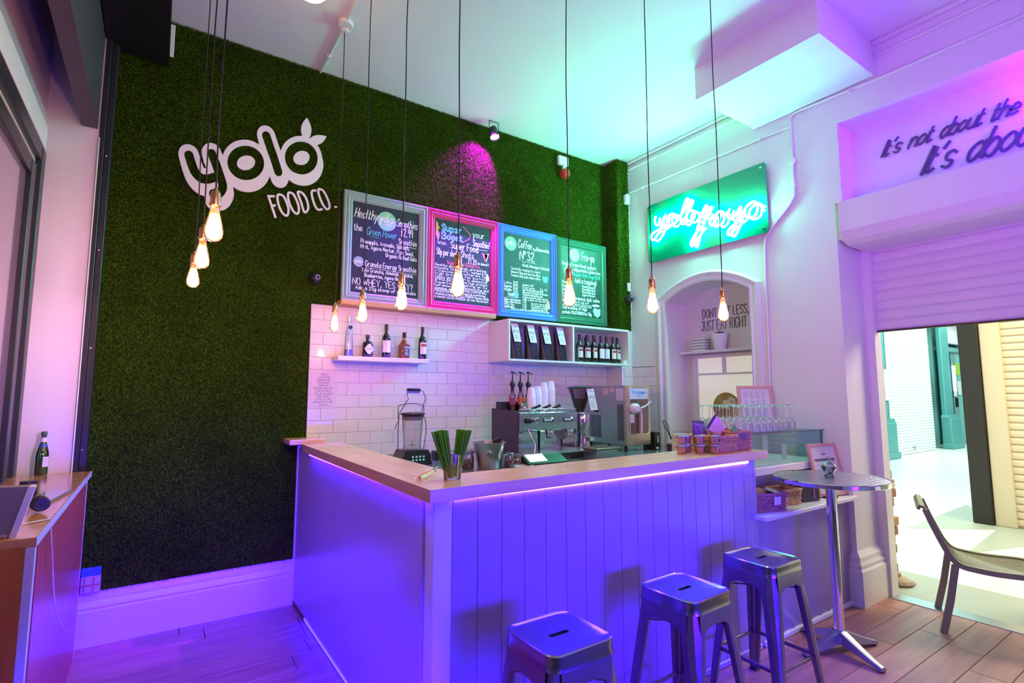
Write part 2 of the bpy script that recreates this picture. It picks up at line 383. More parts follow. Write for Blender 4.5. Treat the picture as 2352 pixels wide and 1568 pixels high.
_g = _nt.nodes.new('ShaderNodeNewGeometry'); _tc = _nt.nodes.new('ShaderNodeTexCoord'); _n = _nt.nodes.new('ShaderNodeTexNoise'); _n.inputs['Scale'].default_value = 160
_n2 = _nt.nodes.new('ShaderNodeTexNoise'); _n2.inputs['Scale'].default_value = 2.2; _n2.inputs['Detail'].default_value = 3
_ad = _nt.nodes.new('ShaderNodeMath'); _ad.operation = 'MULTIPLY_ADD'; _ad.inputs[1].default_value = .35
_r = _nt.nodes.new('ShaderNodeValToRGB'); _e = _r.color_ramp.elements
_e[0].position = .38; _e[0].color = (.014, .027, .003, 1); _e[1].position = .82; _e[1].color = (.105, .25, .016, 1)
_nt.links.new(_tc.outputs['Object'], _n.inputs['Vector']); _nt.links.new(_tc.outputs['Object'], _n2.inputs['Vector'])
_nt.links.new(_n2.outputs['Fac'], _ad.inputs[0]); _nt.links.new(_n.outputs['Fac'], _ad.inputs[2]); _nt.links.new(_ad.outputs[0], _r.inputs[0]); _nt.links.new(_r.outputs[0], _b.inputs['Base Color'])
K = 42000
W1, H1 = 1.325, ZC - .35
blades('turf_pile', [
    ((-.345, YW - .006, .34), (1, 0, 0), (0, 0, 1), (0, -1, 0), 1.35, ZC - .345, int(1.35 * (ZC - .345) * K), []),
    ((1.005, YW - .006, 2.36), (1, 0, 0), (0, 0, 1), (0, -1, 0), 3.35, ZC - 2.36, int(3.35 * (ZC - 2.36) * K), [(.26, .06, 3.28, .96)])], None, wb, 3)
# tiled splashback: every tile is a piece
struct_tiles = obj('grout_bed', G().box(1.02, YW - .008, 1.06, 4.36, YW + .02, 2.345), GROUT, wb)
TW, TH = .2085, .1035
z0t = 1.078
def tile_mesh(w, h):
    g = G(); b = .004; a = .0012; d = .008
    x0, x1, zz0, zz1 = a, w - a, a, h - a
    vs = [(x0, 0, zz0), (x1, 0, zz0), (x1, 0, zz1), (x0, 0, zz1), (x0, -d + .003, zz0), (x1, -d + .003, zz0), (x1, -d + .003, zz1), (x0, -d + .003, zz1),
          (x0 + b, -d, zz0 + b), (x1 - b, -d, zz0 + b), (x1 - b, -d, zz1 - b), (x0 + b, -d, zz1 - b)]
    fs = [(8, 9, 10, 11)]
    for i in range(4):
        j = (i + 1) % 4; fs += [(i, j, 4 + j, 4 + i), (4 + i, 4 + j, 8 + j, 8 + i)]
    return mesh('tile', g.add(vs, fs), TILE)
tcache = {}
def tile(x, z, w, h, parent, M=None, yb=YW - .004):
    if w < .012 or h < .012: return
    k = (round(w, 3), round(h, 3))
    if k not in tcache: tcache[k] = tile_mesh(w, h)
    o = bpy.data.objects.new('tile', tcache[k]); C.objects.link(o); o.parent = parent
    if M is None: o.location = (x, yb, z)
    else: o.matrix_local = M @ Matrix.Translation((x, 0, z))
def tile_rows(x0, x1, ztop, parent, off, M=None, yb=YW - .004, zstart=z0t):
    r = 0; z = zstart
    while z < ztop - .01:
        h = min(TH, ztop - z)
        xx = off + (TW / 2 if r % 2 else 0) - TW * 12
        while xx < x1:
            a, b = max(xx, x0), min(xx + TW, x1)
            if b > a: tile(a, z, b - a, h, parent, M, yb)
            xx += TW
        z += TH; r += 1
tile_rows(1.02, 2.74, 2.34, wb, 1.02)
tile_rows(2.74, 4.36, 1.93, wb, 1.02)
# pilaster in the corner with turf above and tiles below
pil = struct('wall_pilaster', G().box(4.36, 4.20, 0, XW + .02, YW + .02, ZC), WHITE)
obj('turf_backing', G().box(4.352, 4.193, 2.335, XW - .02, 4.2, ZC - .01).box(4.352, 4.2, 2.335, 4.36, YW, ZC - .01), TURFB, pil)
blades('turf_pile', [((4.352, YW, 2.335), (0, -1, 0), (0, 0, 1), (-1, 0, 0), .25, ZC - 2.35, int(.25 * 2.03 * K), []),
    ((4.345, 4.194, 2.335), (1, 0, 0), (0, 0, 1), (0, -1, 0), .175, ZC - 2.35, int(.18 * 2.03 * K * 1.2), [])], None, pil, 8)
tile_rows(4.36, XW, 1.915, pil, 4.33, None, 4.199)
# right hand wall with arched recess, lettered niche and shop front opening
wr = G()
def yz(poly, x0=XW, x1=XW + .46): wr.prism(poly, 'yz', x0, x1)
arc = []
for i in range(13):
    t = i / 12; yy = 2.725 + t * (3.70 - 2.725); arc.append((yy, 2.59 + .15 * (1 - (2 * t - 1) ** 2)))
yz([(3.70, 0), (YW + .1, 0), (YW + .1, ZC), (3.70, ZC)])
for (ya, za), (yb_, zb) in zip(arc, arc[1:]): yz([(ya, za), (yb_, zb), (yb_, ZC), (ya, ZC)])
yz([(1.95, 0), (2.725, 0), (2.725, ZC), (1.95, ZC)])
yz([(-1.0, 3.83), (1.895, 3.83), (1.895, ZC), (-1.0, ZC)]); yz([(1.895, 3.16), (1.95, 3.16), (1.95, ZC), (1.895, ZC)])
wr.box(XW + .26, -1.0, 3.1, XW + .46, 1.895, 3.84); wr.box(XW + .02, -1, 2.86, XW + .46, 1.95, 3.165)
yz([(-3, 0), (-1.0, 0), (-1.0, ZC), (-3, ZC)])
wright = struct('wall_right', wr, WHITE)
obj('grout_bed', G().box(XW - .003, 3.87, 1.06, XW + .001, 4.2, 1.915), GROUT, wright)
tile_rows(0, .335, 1.915, wright, -.04, Matrix.Translation((XW + .001, 4.2, 0)) @ Matrix.Rotation(-PI / 2, 4, 'Z'))
obj('tile_cap', G().box(XW - .010, 3.865, 1.915, XW, 4.2, 1.924, .002), GLOSSW, wright)
struct('wall_left', G().box(-.9, -3, 0, -.69, YW + .1, ZC), WHITE)
struct('wall_front', G().box(-.9, -3.1, 0, 5.1, -3, ZC), WHITE)
# picture rail along the right wall
struct('trim_3', G().box(XW - .018, 2.605, 4.265, XW, 4.19, 4.29, .004).box(XW - .03, 2.605, 4.335, XW, 4.19, ZC, .006), WHITE)
struct('trim_4', G().box(XW - .03, -2.9, 4.335, XW, 1.60, ZC, .006).box(XW - .018, -2.9, 4.24, XW, 1.6, 4.262, .004), WHITE)
# arch moulding
def arch_path(o_, n=24):
    ya, yb_, zs, rise = 2.725 - o_, 3.70 + o_, 2.59 + o_ * .4, .15 + o_ * .55
    p = [(yb_, 0), (yb_, zs)]
    for i in range(1, n): t = i / n; p.append((yb_ + (ya - yb_) * t, zs + rise * (1 - (2 * t - 1) ** 2)))
    return p + [(ya, zs), (ya, 0)]
am = G(); prof = [(0, .0), (0, .022), (.018, .034), (.03, .022), (.055, .022), (.07, .040), (.088, .044), (.10, .028), (.112, .014), (.112, 0)]
pp = [arch_path(o_) for o_, d_ in prof]
vs = []
for i in range(len(pp[0])):
    for k, (o_, d_) in enumerate(prof): vs.append((XW - d_, pp[k][i][0], pp[k][i][1]))
n_ = len(prof); fs = []
for i in range(len(pp[0]) - 1):
    for k in range(n_ - 1): fs.append((i * n_ + k, i * n_ + k + 1, (i + 1) * n_ + k + 1, (i + 1) * n_ + k))
struct('trim_5', am.add(vs, fs), GLOSSW, None, 35)
# recess and old door at its back
LIL = mat('door_paint', (.70, .68, .74), .4)
struct('wall_recess', G().box(4.87, 2.5, 0, 4.93, 3.95, 3.0), LIL)
dr = struct('door_1', G().box(4.845, 2.70, 0, 4.872, 3.64, 1.99), LIL)
g = G()
for (a, b, c, d, e) in ((2.76, 3.535, 1.985, 2.02, 4.826), (3.535, 3.60, .90, 2.02, 4.825), (2.76, 3.535, 1.806, 1.826, 4.826), (2.70, 2.76, .90, 2.02, 4.825)): g.box(e, a, c, 4.85, b, d, .003)
g.box(4.826, 3.195, 1.826, 4.85, 3.243, 1.985, .003); g.box(4.826, 2.76, .90, 4.85, 3.535, .98, .003)
obj('door_frame', g, LIL, dr)
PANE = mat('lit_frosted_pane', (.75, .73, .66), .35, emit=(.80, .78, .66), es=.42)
for a, b, c, d in ((3.243, 3.535, 1.826, 1.985), (2.76, 3.195, 1.826, 1.985), (2.76, 3.535, .98, 1.806)): obj('pane', G().box(4.838, a, c, 4.846, b, d), PANE, dr)
gold = obj('round_sticker', G().cyl((4.834, 3.215, 1.47), .153, .004, 40, 0), mat('gold_sticker', (.42, .29, .10), .4, var=.35, vscale=5), dr)
g = G(); fr = ((4.8335, 3.215, 1.47), (0, -1, 0), (0, 0, 1), (-1, 0, 0))
for k in range(9):
    a = k * PI / 4.5; ribbon(g, [(.06 + .018 * math.cos(a), .06 + .018 * math.sin(a)), (.06 + .045 * math.cos(a), .06 + .045 * math.sin(a))], fr, .008, .0015)
text(g, 'yolo', fr, -.10, -.01, .06, .006, th=.0015)
ribbon(g, [(-.02, .05), (.02, .05)], fr, .022, .0015)
obj('sticker_print', g, mat('sticker_white', (.75, .72, .62), .5), gold)
struct('trim_6', G().box(4.74, 2.70, 2.035, 4.87, 3.70, 2.062, .003), LIL)
g = G(); fr = ((4.869, 0, 0), (0, -1, 0), (0, 0, 1), (-1, 0, 0))
text_fit(g, "DONT EAT LESS,", fr, -3.478, -2.93, 2.42, .092, .0042, th=.002)
text_fit(g, "JUST EAT RIGHT", fr, -3.497, -2.96, 2.283, .105, .0042, th=.002)
tag(obj('wall_lettering', g, mat('grey_letters', (.10, .09, .12), .6)), 'hand-drawn grey capitals about eating right on the wall inside the arch', 'lettering')

# baseboards with moulded profile
def skirt(name, prof, p0, p1, nrm, m=GLOSSW):
    """extrude profile (depth, z) from p0 to p1, depth along nrm"""
    g = G(); vs = []
    for p in (p0, p1):
        for d, z in prof: vs.append((p[0] + nrm[0] * d, p[1] + nrm[1] * d, z))
    n = len(prof); fs = [(k, k + 1, n + k + 1, n + k) for k in range(n - 1)] + [tuple(range(n)), tuple(range(2 * n - 1, n - 1, -1))]
    return struct(name, g.add(vs, fs), m, None, 30)
SK = [(0, 0), (.028, 0), (.028, .215), (.022, .225), (.026, .24), (.020, .262), (.011, .275), (.013, .296), (.006, .315), (.004, .332), (0, .335)]
skirt('baseboard_back', SK, (-.345, YW + .001), (.962, YW + .001), (0, -1))
SK2 = [(0, 0), (.05, 0), (.05, .26), (.036, .275), (.042, .30), (.028, .325), (.03, .36), (.008, .385), (0, .40)]
g = G(); rings = []
for d, z in SK2: rings.append([(XW - d, 2.02, z), (XW - d, 1.95 - d, z), (4.93, 1.95 - d, z)])
vs = [p for r in rings for p in r]; fs = []
for k in range(len(rings) - 1):
    for j in range(2): fs.append((k * 3 + j, k * 3 + j + 1, (k + 1) * 3 + j + 1, (k + 1) * 3 + j))
struct('baseboard_right', g.add(vs, fs), GLOSSW, None, 30)

# left side: pier, door track post, fascia and dark window
struct('wall_pier', G().box(-.69, 4.30, 0, -.405, YW + .02, ZC), WHITE)
pf = thing('door_track_post', 'tall black metal door track between the pale pier and the grass wall', 'metal post', (-.375, 4.36, 0))
obj('channel', G().box(-.03, -.07, 0, .0, .08, ZC - .01, .003).box(.0, -.03, 0, .035, .08, ZC - .01, .003), DARK, pf)
for z in (.6, 1.25, 1.9, 2.55, 3.2): obj('bolt', G().lathe([(0, -.005), (.006, -.004), (.006, 0), (0, 0)], (.012, -.031, z), 10, 1), CHROME, pf)
obj('painted_lit_edge', G().box(-.030, -.078, 0, -.024, -.070, 3.3), mat('lit_edge_tone', (.85, .9, .92), .3), pf)  # the pier's cyan-lit edge, painted in as a thin pale strip
wf = struct('window_1', G().box(-.70, -2.9, 3.135, -.655, 4.25, 3.28, .004), WHITE)
obj('fascia', G().box(-.70, -2.9, 3.28, -.665, 4.25, 3.86, .004), mat('fascia_panel', (.52, .48, .56), .35), wf)
obj('frame', G().box(-.70, -2.9, 3.04, -.66, 4.27, 3.135, .004).box(-.70, 4.19, 0, -.655, 4.28, 3.12, .004).box(-.70, 3.97, 0, -.66, 4.06, 2.96, .004).box(-.70, -2.9, 2.88, -.665, 4.05, 2.97, .004), DARK, wf)
obj('glazing_bar', G().box(-.695, 4.085, 0, -.68, 4.11, 2.98, .002).box(-.695, -2.9, 2.985, -.68, 4.11, 3.01), mat('copper_seal', (.45, .27, .25), .5), wf)
obj('pane', G().box(-.700, -2.9, 0, -.688, 3.97, 2.88), mat('reddish_glass_pane', (.30, .17, .26), .12, coat=.5), wf)

# ================================================================== SHUTTER OVER THE SHOP DOORWAY
sh = thing('shutter_box', 'white roller shutter box over the shop doorway under the lettered niche', 'shutter', (4.52, 1.90, 2.1))
obj('housing', G().prism([(-.03, 1.05), (-.03, .805), (.02, .735), (.10, .712), (.46, .712), (.46, 1.05)], 'xz', -3.0, 0), WHITE, sh)
obj('end_cap', G().prism([(-.033, 1.053), (-.033, .80), (.018, .732), (.10, .708), (.42, .708), (.42, 1.053)], 'xz', -.001, .004), GLOSSW, sh)
sl = G().prism([(.004, -.004), (-.001, .001), (-.007, .006), (-.010, .022), (-.010, .055), (-.006, .074), (-.001, .0805), (.004, .0805)], 'xz', -2.7, -.005)
slm = mesh('slat', sl, mat('shutter_enamel', (.78, .76, .78), .38), 40)
for i in range(9): obj('slat', slm, None, sh, loc=(.485, 0, .035 + i * .0835))
obj('bottom_rail', G().box(.465, -2.7, .02, .495, -.005, .034, .002), BLACK, sh)
obj('guide_rail', G().box(.41, -.02, -2.1, .535, .052, .80, .003), GLOSSW, sh)

# niche lettering
nl = thing('niche_lettering', 'raised dark script words about living in the violet niche above the shutter', 'lettering', (4.795, 1.4, 3.2))
NM = mat('dark_violet_letters', (.10, .06, .16), .35)
fr = ((0, 0, 0), (0, -1, 0), (.0, 0, 1), (-1, 0, 0))
def word(s, x0, x1, y, size, hw, th):
    g = G(); text_fit(g, s, fr, x0, x1, y, size, hw, slant=.5, th=th, wob=.015, gap=.9, smooth=4)
    obj('word', g, NM, nl)
for s, a, b in (("It's", -.295, -.160), ('not', -.105, .050), ('about', .095, .345), ('the', .385, .535)): word(s, a, b, .325, .120, .0062, .010)
for s, a, b in (("It's", -.045, .155), ('about', .235, .66)): word(s, a, b, .088, .19, .0092, .012)

# conduit on the right wall and ceiling
WPL = mat('white_plastic', (.80, .80, .80), .4)
cd = thing('cable_conduit', 'thin white cable conduit running along the right wall and down to the arch', 'conduit', (XW, 2.3, 4.0))
def P2(y, z, x=-.012): return (x, y - 2.3, z - 4.0)
obj('upper_pipe', G().tube([P2(4.22, 3.985), P2(3.2, 3.975), P2(2.27, 3.966)], .009, 8), WPL, cd, 40)
obj('riser_pipe', G().tube([P2(1.6, 4.055), P2(2.2, 4.075), P2(2.25, 4.06), P2(2.262, 4.03), P2(2.262, 3.33), P2(2.30, 3.27), P2(2.50, 3.08), P2(2.545, 3.02), P2(2.555, 2.90), P2(2.56, 2.57), P2(2.57, 1.62)], .011, 8), WPL, cd, 40)
obj('long_pipe', G().tube([P2(1.6, 4.055), P2(.5, 4.05), P2(-1, 4.04)], .011, 8), WPL, cd, 40)
obj('junction_disc', G().cyl((-.028, -.038, -.36), .032, .026, 20, 0, .004), WPL, cd, 40)
for a, b in ((3.98, 3.983), (2.55, 3.968), (2.262, 3.42), (1.78, 4.055)): obj('clip', G().box(-.026, a - 2.3 - .012, b - 4 - .016, .0, a - 2.3 + .012, b - 4 + .016, .003), WPL, cd)
tb = obj('alarm_sensor', G().box(-.035, -.05, -.055, .035, .0, .055, .008).tube([(.0, -.02, .055), (.03, -.01, .085)], .006, 6), WPL, None, 40)
tag(tb, 'small white sensor box at the green grass corner beside the neon sign', 'sensor', loc=(4.455, 4.18, 3.88))
cc = thing('ceiling_conduit', 'white conduit with a round box crossing the ceiling to the grass wall', 'conduit', (1.02, 3.71, ZC))
obj('pipe', G().tube([(0, .73, -.013), (0, .05, -.013)], .010, 8).tube([(0, -.05, -.013), (0, -3.5, -.013)], .010, 8), WPL, cc, 40)
obj('junction_box', G().cyl((0, 0, -.035), .055, .035, 24, 2, .006), WPL, cc, 40)
for yy in (.45, -.5, -1.1, -1.7): obj('saddle', G().box(-.016, yy - .01, -.028, .016, yy + .01, 0, .002), WPL, cc)

# ================================================================== THE MALL OUTSIDE
MF = mat('mall_floor_tile', (.80, .79, .72), .35, var=.03, vscale=1)
mf = G().box(5.05, -8, -.06, 32, 14, -.004)
struct('floor', mf, MF)
GT = mat('grey_green_floor_tile', (.42, .46, .38), .4)
g = G(); g.prism([(5.05, 2.2), (5.75, 2.2), (5.75, -3), (5.05, -3)], 'xy', -.004, 0); g.prism([(7.6, 2.7), (9.9, 2.75), (8.6, 1.9)], 'xy', -.004, 0)
g.prism([(6.9, 1.95), (8.9, 2.1), (8.9, -3), (8.0, -3), (8.0, 1.6)], 'xy', -.0045, -.0005)
struct('floor_pattern', g, GT)
struct('trim_7', G().box(4.90, .2, -.002, 5.05, 1.95, .006, .002), STEEL)
BR = [mat('brick_%d' % i, c, .9, bump=.5, bscale=60) for i, c in enumerate([(.42, .22, .13), (.36, .19, .12), (.50, .29, .18), (.33, .21, .15)])]
MORT = mat('lime_mortar', (.46, .36, .26), .95, bump=.6, bscale=50)
bj = struct('wall_brick_jamb', G().box(5.06, 1.995, 0, 5.335, 2.5, 4.0), MORT)
rr = random.Random(7)
for i in range(46):
    z = .015 + i * .078
    dx = rr.uniform(-.010, .006) if z > .95 else rr.uniform(-.03, .02); dy = rr.uniform(-.02, .0) - (.06 if z < .95 else 0) * rr.random()
    o = obj('brick', G().box(5.10 + dx * .3, 1.975 + dy * .5 + .02, z, 5.350 + dx + (0.02 if z < .95 else 0), 2.10, z + .072, .005), BR[i % 4 if z < 1 else (i * 7) % 3], bj)
g = G().ball((5.33, 1.99, .02), .12, 12, 6, .35).ball((5.40, 1.96, .005), .08, 10, 6, .35)
obj('rubble', g, MORT, bj)
TEAL = mat('teal_paint', (.10, .33, .32), .4)
TEAL2 = mat('pale_teal_paint', (.22, .48, .46), .4)
WSH = mat('white_shutter_paint', (.80, .84, .82), .4)
CREAM = mat('cream_shutter_paint', (.72, .64, .44), .42)
# far facade
struct('wall_mall', G().box(13.5, 6.35, 0, 30, 6.5, 7).box(15.62, 5.87, 3.95, 19.5, 6.35, 7), TEAL2)
fs_ = thing('far_shop_shutter', 'closed white ribbed shutter across the mall', 'shutter', (15.9, 5.85, 0))
g = G(); z = .0
while z < 3.9:
    g.prism([(0, z), (-.022, z + .02), (-.022, z + .055), (0, z + .075)], 'yz', 0, 3.0); z += .078
fo = obj('slat_curtain', g, WSH, fs_); fo['kind'] = 'stuff'
obj('lock', G().box(1.35, -.05, .10, 1.45, -.02, .2, .005), STEEL, fs_)
def pilaster(x, label):
    p = thing('facade_pilaster', label, 'pilaster', (x, 5.75, 0), group=None)
    obj('shaft', G().box(-.25, -.02, .95, .42, .10, 5, .02), TEAL, p); obj('plinth', G().box(-.33, -.14, 0, .52, .10, .90, .02).prism([(-.33, .9), (.52, .9), (.42, 1.0), (-.25, 1.0)], 'xz', -.12, .10), TEAL, p)
    obj('base_moulding', G().box(-.37, -.18, 0, .56, .10, .16, .02), TEAL, p)
    return p
p1 = pilaster(15.15, 'teal pilaster at the left edge of the far white shutter'); obj('notice', G().box(.22, -.05, 1.45, .40, -.022, 2.25, .003), mat('notice_paper', (.85, .85, .85), .6), p1)
p2_ = pilaster(19.85, 'teal pilaster between the far white shutter and the glazed doors'); obj('notice', G().box(.45, -.06, 1.7, .72, -.03, 2.5, .003), mat('notice_paper'), p2_)
gd = thing('glazed_door', 'teal framed glazed shop door beyond the far pilaster', 'door', (20.9, 6.1, 0))
g = G()
for x in (0, 1.6, 3.3): g.box(x - .05, -.06, 0, x + .05, .06, 3.6, .01)
g.box(0, -.06, 3.0, 3.4, .06, 3.15, .01).box(0, -.06, 0, 3.4, .06, .12, .01)
obj('frame', g, TEAL2, gd)
for x in (.28, 1.92): obj('door_stile', G().box(x, -.10, .1, x + .12, .02, 2.95, .01), mat('navy_stile', (.01, .03, .07), .4), gd)
obj('pane', G().box(.05, .02, .1, 3.3, .03, 3.0), mat('teal_shop_glass', (.25, .50, .46), .12, coat=.4), gd)
obj('sign_panel', G().box(.0, -.15, 3.25, 3.2, -.05, 4.2, .01), mat('pale_sign', (.80, .78, .84), .5), gd)
obj('round_sticker', G().cyl((1.25, -.02, 2.45), .22, .01, 24, 1), mat('lime_sticker', (.50, .70, .05), .5), gd)
obj('notice', G().box(.75, -.03, 1.55, 1.0, -.015, 2.1).box(1.15, -.03, 1.6, 1.45, -.015, 2.05), mat('notice_paper'), gd)
obj('handle', G().box(.42, -.2, 1.2, .46, -.12, 1.5, .01), BLACK, gd)
# right hand side of the mall: black post and cream shutter
bp_ = obj('shopfront_post', G().box(0, 0, 0, .25, .20, 5, .01), mat('black_post_paint', (.022, .021, .018), .5))
tag(bp_, 'broad black post in the mall beside the cream shutter', 'post', loc=(8.60, 2.135, 0))
cs = thing('cream_shutter', 'closed cream roller shutter seen through the doorway', 'shutter', (8.66, 2.13, 0))
obj('guide_rail', G().box(-.02, -.20, 0, .1, 0, 5, .008), CREAM, cs)
slm2 = mesh('slat', G().prism([(.006, -.004), (-.002, .002), (-.016, .014), (-.018, .05), (-.010, .078), (-.001, .085), (.006, .0845)], 'xz', -4.2, -.2), CREAM, 40)
for i in range(40): obj('slat', slm2, None, cs, loc=(.04, 0, .02 + i * .0885))
obj('backing', G().box(.045, -4.2, 0, .1, -.2, 5), CREAM, cs)
# mall roof, lamps
struct('ceiling_mall', G().box(5.3, -8, 6.3, 32, 14, 6.4), mat('mall_soffit', (.55, .62, .60), .7))
g = G()
for k in range(5): g.tube([(19.5 + k * 1.1, 4.2, 5.0), (21.5 + k * 1.1, 6.2, 4.4)], .05, 6)
g.box(18.6, 5.5, 3.95, 22, 5.9, 4.25)
struct('roof_truss', g, mat('ochre_beam', (.55, .48, .28), .6))
LMP = mat('mall_lamp_glow', (1, 1, 1), .5, emit=(.95, 1, .9), es=14)
for x in (20.2, 21.7):
    t = thing('mall_lamp', 'bright spot lamp over the far shop doors' + (', the left one' if x < 21 else ', the right one'), 'lamp', (x, 5.3, 4.05), group=None)
    obj('bulb', G().ball((0, 0, 0), .13, 14, 8), LMP, t, 60); obj('bracket', G().tube([(0, 0, .10), (0, .12, .14), (0, .25, .12)], .03, 6), DARK, t)
struct('wall_outside', G().box(5.02, 2.35, 0, 5.3, 14, 6.3).box(5.02, -8, 0, 5.3, -1, 6.3).box(5.02, -8, 3.0, 5.3, 14, 6.3), WHITE)

# ================================================================== BAR COUNTER
bar = thing('bar_counter', 'L-shaped bar with boarded lilac front and thick pine top', 'counter', (.975, 2.02, 0))
BX, BY = .975, 2.02
# front boards: tongue and groove, each a piece
bw = .124; bh = 1.165
def board(w, h):
    g = G(); b = .003
    g.prism([(0, 0), (0, -.012), (b, -.016), (w - b, -.016), (w - .0015, -.010), (w - .0015, 0)], 'xy', 0, h); return mesh('board', g, PANEL)
bm = board(bw, bh); x = .085
while x < 2.30 - .01:
    w = min(bw, 2.30 - x)
    obj('board', bm if w == bw else board(w, bh), None, bar, loc=(x, .0, .012)); x += bw
obj('corner_post', G().box(.0, -.016, .012, .085, .07, 1.178, .004), GLOSSW, bar)
obj('end_post', G().box(2.295, -.018, .012, 2.325, .25, 1.178, .002), PANEL, bar)
obj('carcass', G().box(.03, .01, .02, 2.29, .20, 1.17).box(.03, .2, .02, .22, 2.40, 1.17), mat('carcass_board', (.45, .42, .48), .6), bar)
# side: glossy sheet on the wall side of the bar
SIDEP = mat('side_panel_sheet', (.50, .42, .55), .30, metal=.0, var=.05, vscale=2)
obj('side_panel', G().box(-.012, .07, .035, .03, 2.42, 1.178, .002), SIDEP, bar)
obj('edge_trim', G().box(-.020, 2.385, .0, .03, 2.42, 1.20, .002), GLOSSW, bar)
obj('kick_rail', G().box(-.004, .07, .0, .02, 2.0, .02), mat('kick_metal', (.30, .30, .34), .3, metal=.6), bar)
obj('brown_kick_block', G().box(-.014, 2.0, 0, .02, 2.40, .034, .002), mat('brown_kick', (.16, .07, .04), .6), bar)
obj('floor_moulding', G().box(.0, -.035, 0, 2.3, -.014, .035, .006), PANEL, bar)
LEDB = mat('blue_led', (.1, .05, 1), .5, emit=(.022, .009, 1.0), es=380)
LEDK = mat('blue_kick_led', (.02, .01, 1), .5, emit=(.002, .001, 1.0), es=160)
obj('kick_led_strip', G().box(-.018, .0, .020, -.012, 2.0, .033), LEDK, bar)
obj('led_strip', G().box(.09, -.024, 1.158, 2.24, -.0165, 1.174), LEDB, bar)
obj('led_strip', G().box(-.036, .02, 1.166, -.028, 1.95, 1.175), mat('blue_led_side', (.1, .05, 1), .5, emit=(.03, .004, 1.0), es=140), bar)
# worktop
wt = thing('pine_worktop', 'thick pine bar top turning the corner above the blue lights', 'worktop', (.907, 1.90, 1.23))
def pt(px_, py_): return (px_ - .907, py_ - 1.90)
g = G(); g.prism([pt(.907, 1.90), pt(3.405, 1.972), pt(3.405, 2.32), pt(1.197, 2.222)], 'xy', -.052, 0)
obj('front_plank', g, PINE, wt)
g = G(); g.prism([pt(.907, 1.9012), pt(1.197, 2.2232), pt(1.212, 3.96), pt(1.212, 4.15), pt(.933, 4.15)], 'xy', -.052, 0)
obj('side_plank', g, PINEY, wt)
fl_ = obj('counter_flap', G().box(0, 0, 0, .258, .23, .038, .004), PINE); tag(fl_, 'short pine shelf board on the grass wall at the end of the bar', 'shelf', loc=(.850, 4.20, 1.223))

# display counter on the right, same boards below, shelf, glass case above
dc = thing('display_counter', 'boarded serving counter with glass case beside the doorway pier', 'display counter', (3.30, 2.02, 0))
x = .0
bm2 = board(bw, .785)
while x < 1.24:
    w = min(bw, 1.24 - x)
    g = G(); g.prism([(0, 0), (0, -.004), (.006, -.008), (w - .012, -.030), (w - .002, -.018), (w - .0015, 0)], 'xy', 0, .785)
    obj('board', mesh('board', g, PANEL), None, dc, loc=(x, 0, .012)); x += bw
obj('carcass', G().box(0, .01, .01, 1.24, .75, .79).box(0, .22, .79, 1.24, .75, 1.03), PANEL, dc)
obj('floor_moulding', G().box(0, -.04, 0, 1.24, -.014, .035, .006), GLOSSW, dc)
obj('open_shelf', G().box(-.035, -.10, .793, 1.238, .25, .82, .003), GLOSSW, dc)
obj('case_sill', G().box(.01, .10, 1.03, 1.238, .70, 1.085, .004), GLOSSW, dc)
obj('case_back', G().box(.02, .66, 1.085, 1.22, .67, 1.30), mat('case_back_slats', (.66, .62, .60), .4), dc)
g = G()
for k in range(6): g.box(.03, .652, 1.10 + k * .034, .80, .662, 1.128 + k * .034, .002)
obj('slatted_back', g, mat('pale_cream', (.78, .72, .60), .4), dc)['kind'] = 'stuff'
obj('front_glass', G().box(.01, .135, 1.085, 1.225, .141, 1.312), thin_glass('case_glass', (.95, .98, .97), .08), dc)
obj('side_glass', G().box(1.219, .141, 1.085, 1.225, .66, 1.312), MATS['case_glass'], dc)
obj('top_glass', G().box(-.005, .12, 1.312, 1.235, .68, 1.320), MATS['case_glass'], dc)
obj('glass_edge', G().box(-.005, .117, 1.311, 1.235, .1205, 1.321).box(1.2245, .131, 1.085, 1.2275, .141, 1.312), mat('glass_edge_dark', (.10, .16, .20), .2), dc)
obj('price_card', G().box(.92, .30, 1.087, .985, .305, 1.20, .001), mat('card_white'if 0 else 'pale_card', (.78, .74, .70), .5), dc)

# back bench behind the bar
bb = thing('back_bench', 'dark low workbench along the tiled wall behind the bar', 'bench', (1.25, 3.25, 0))
obj('carcass', G().box(0, .03, 0, 3.10, 1.18, 1.02), mat('bench_body', (.12, .11, .14), .5), bb)
obj('top', G().box(-.01, 0, 1.02, 3.105, 1.18, 1.05, .004), mat('bench_top', (.30, .30, .36), .18, metal=.5), bb)

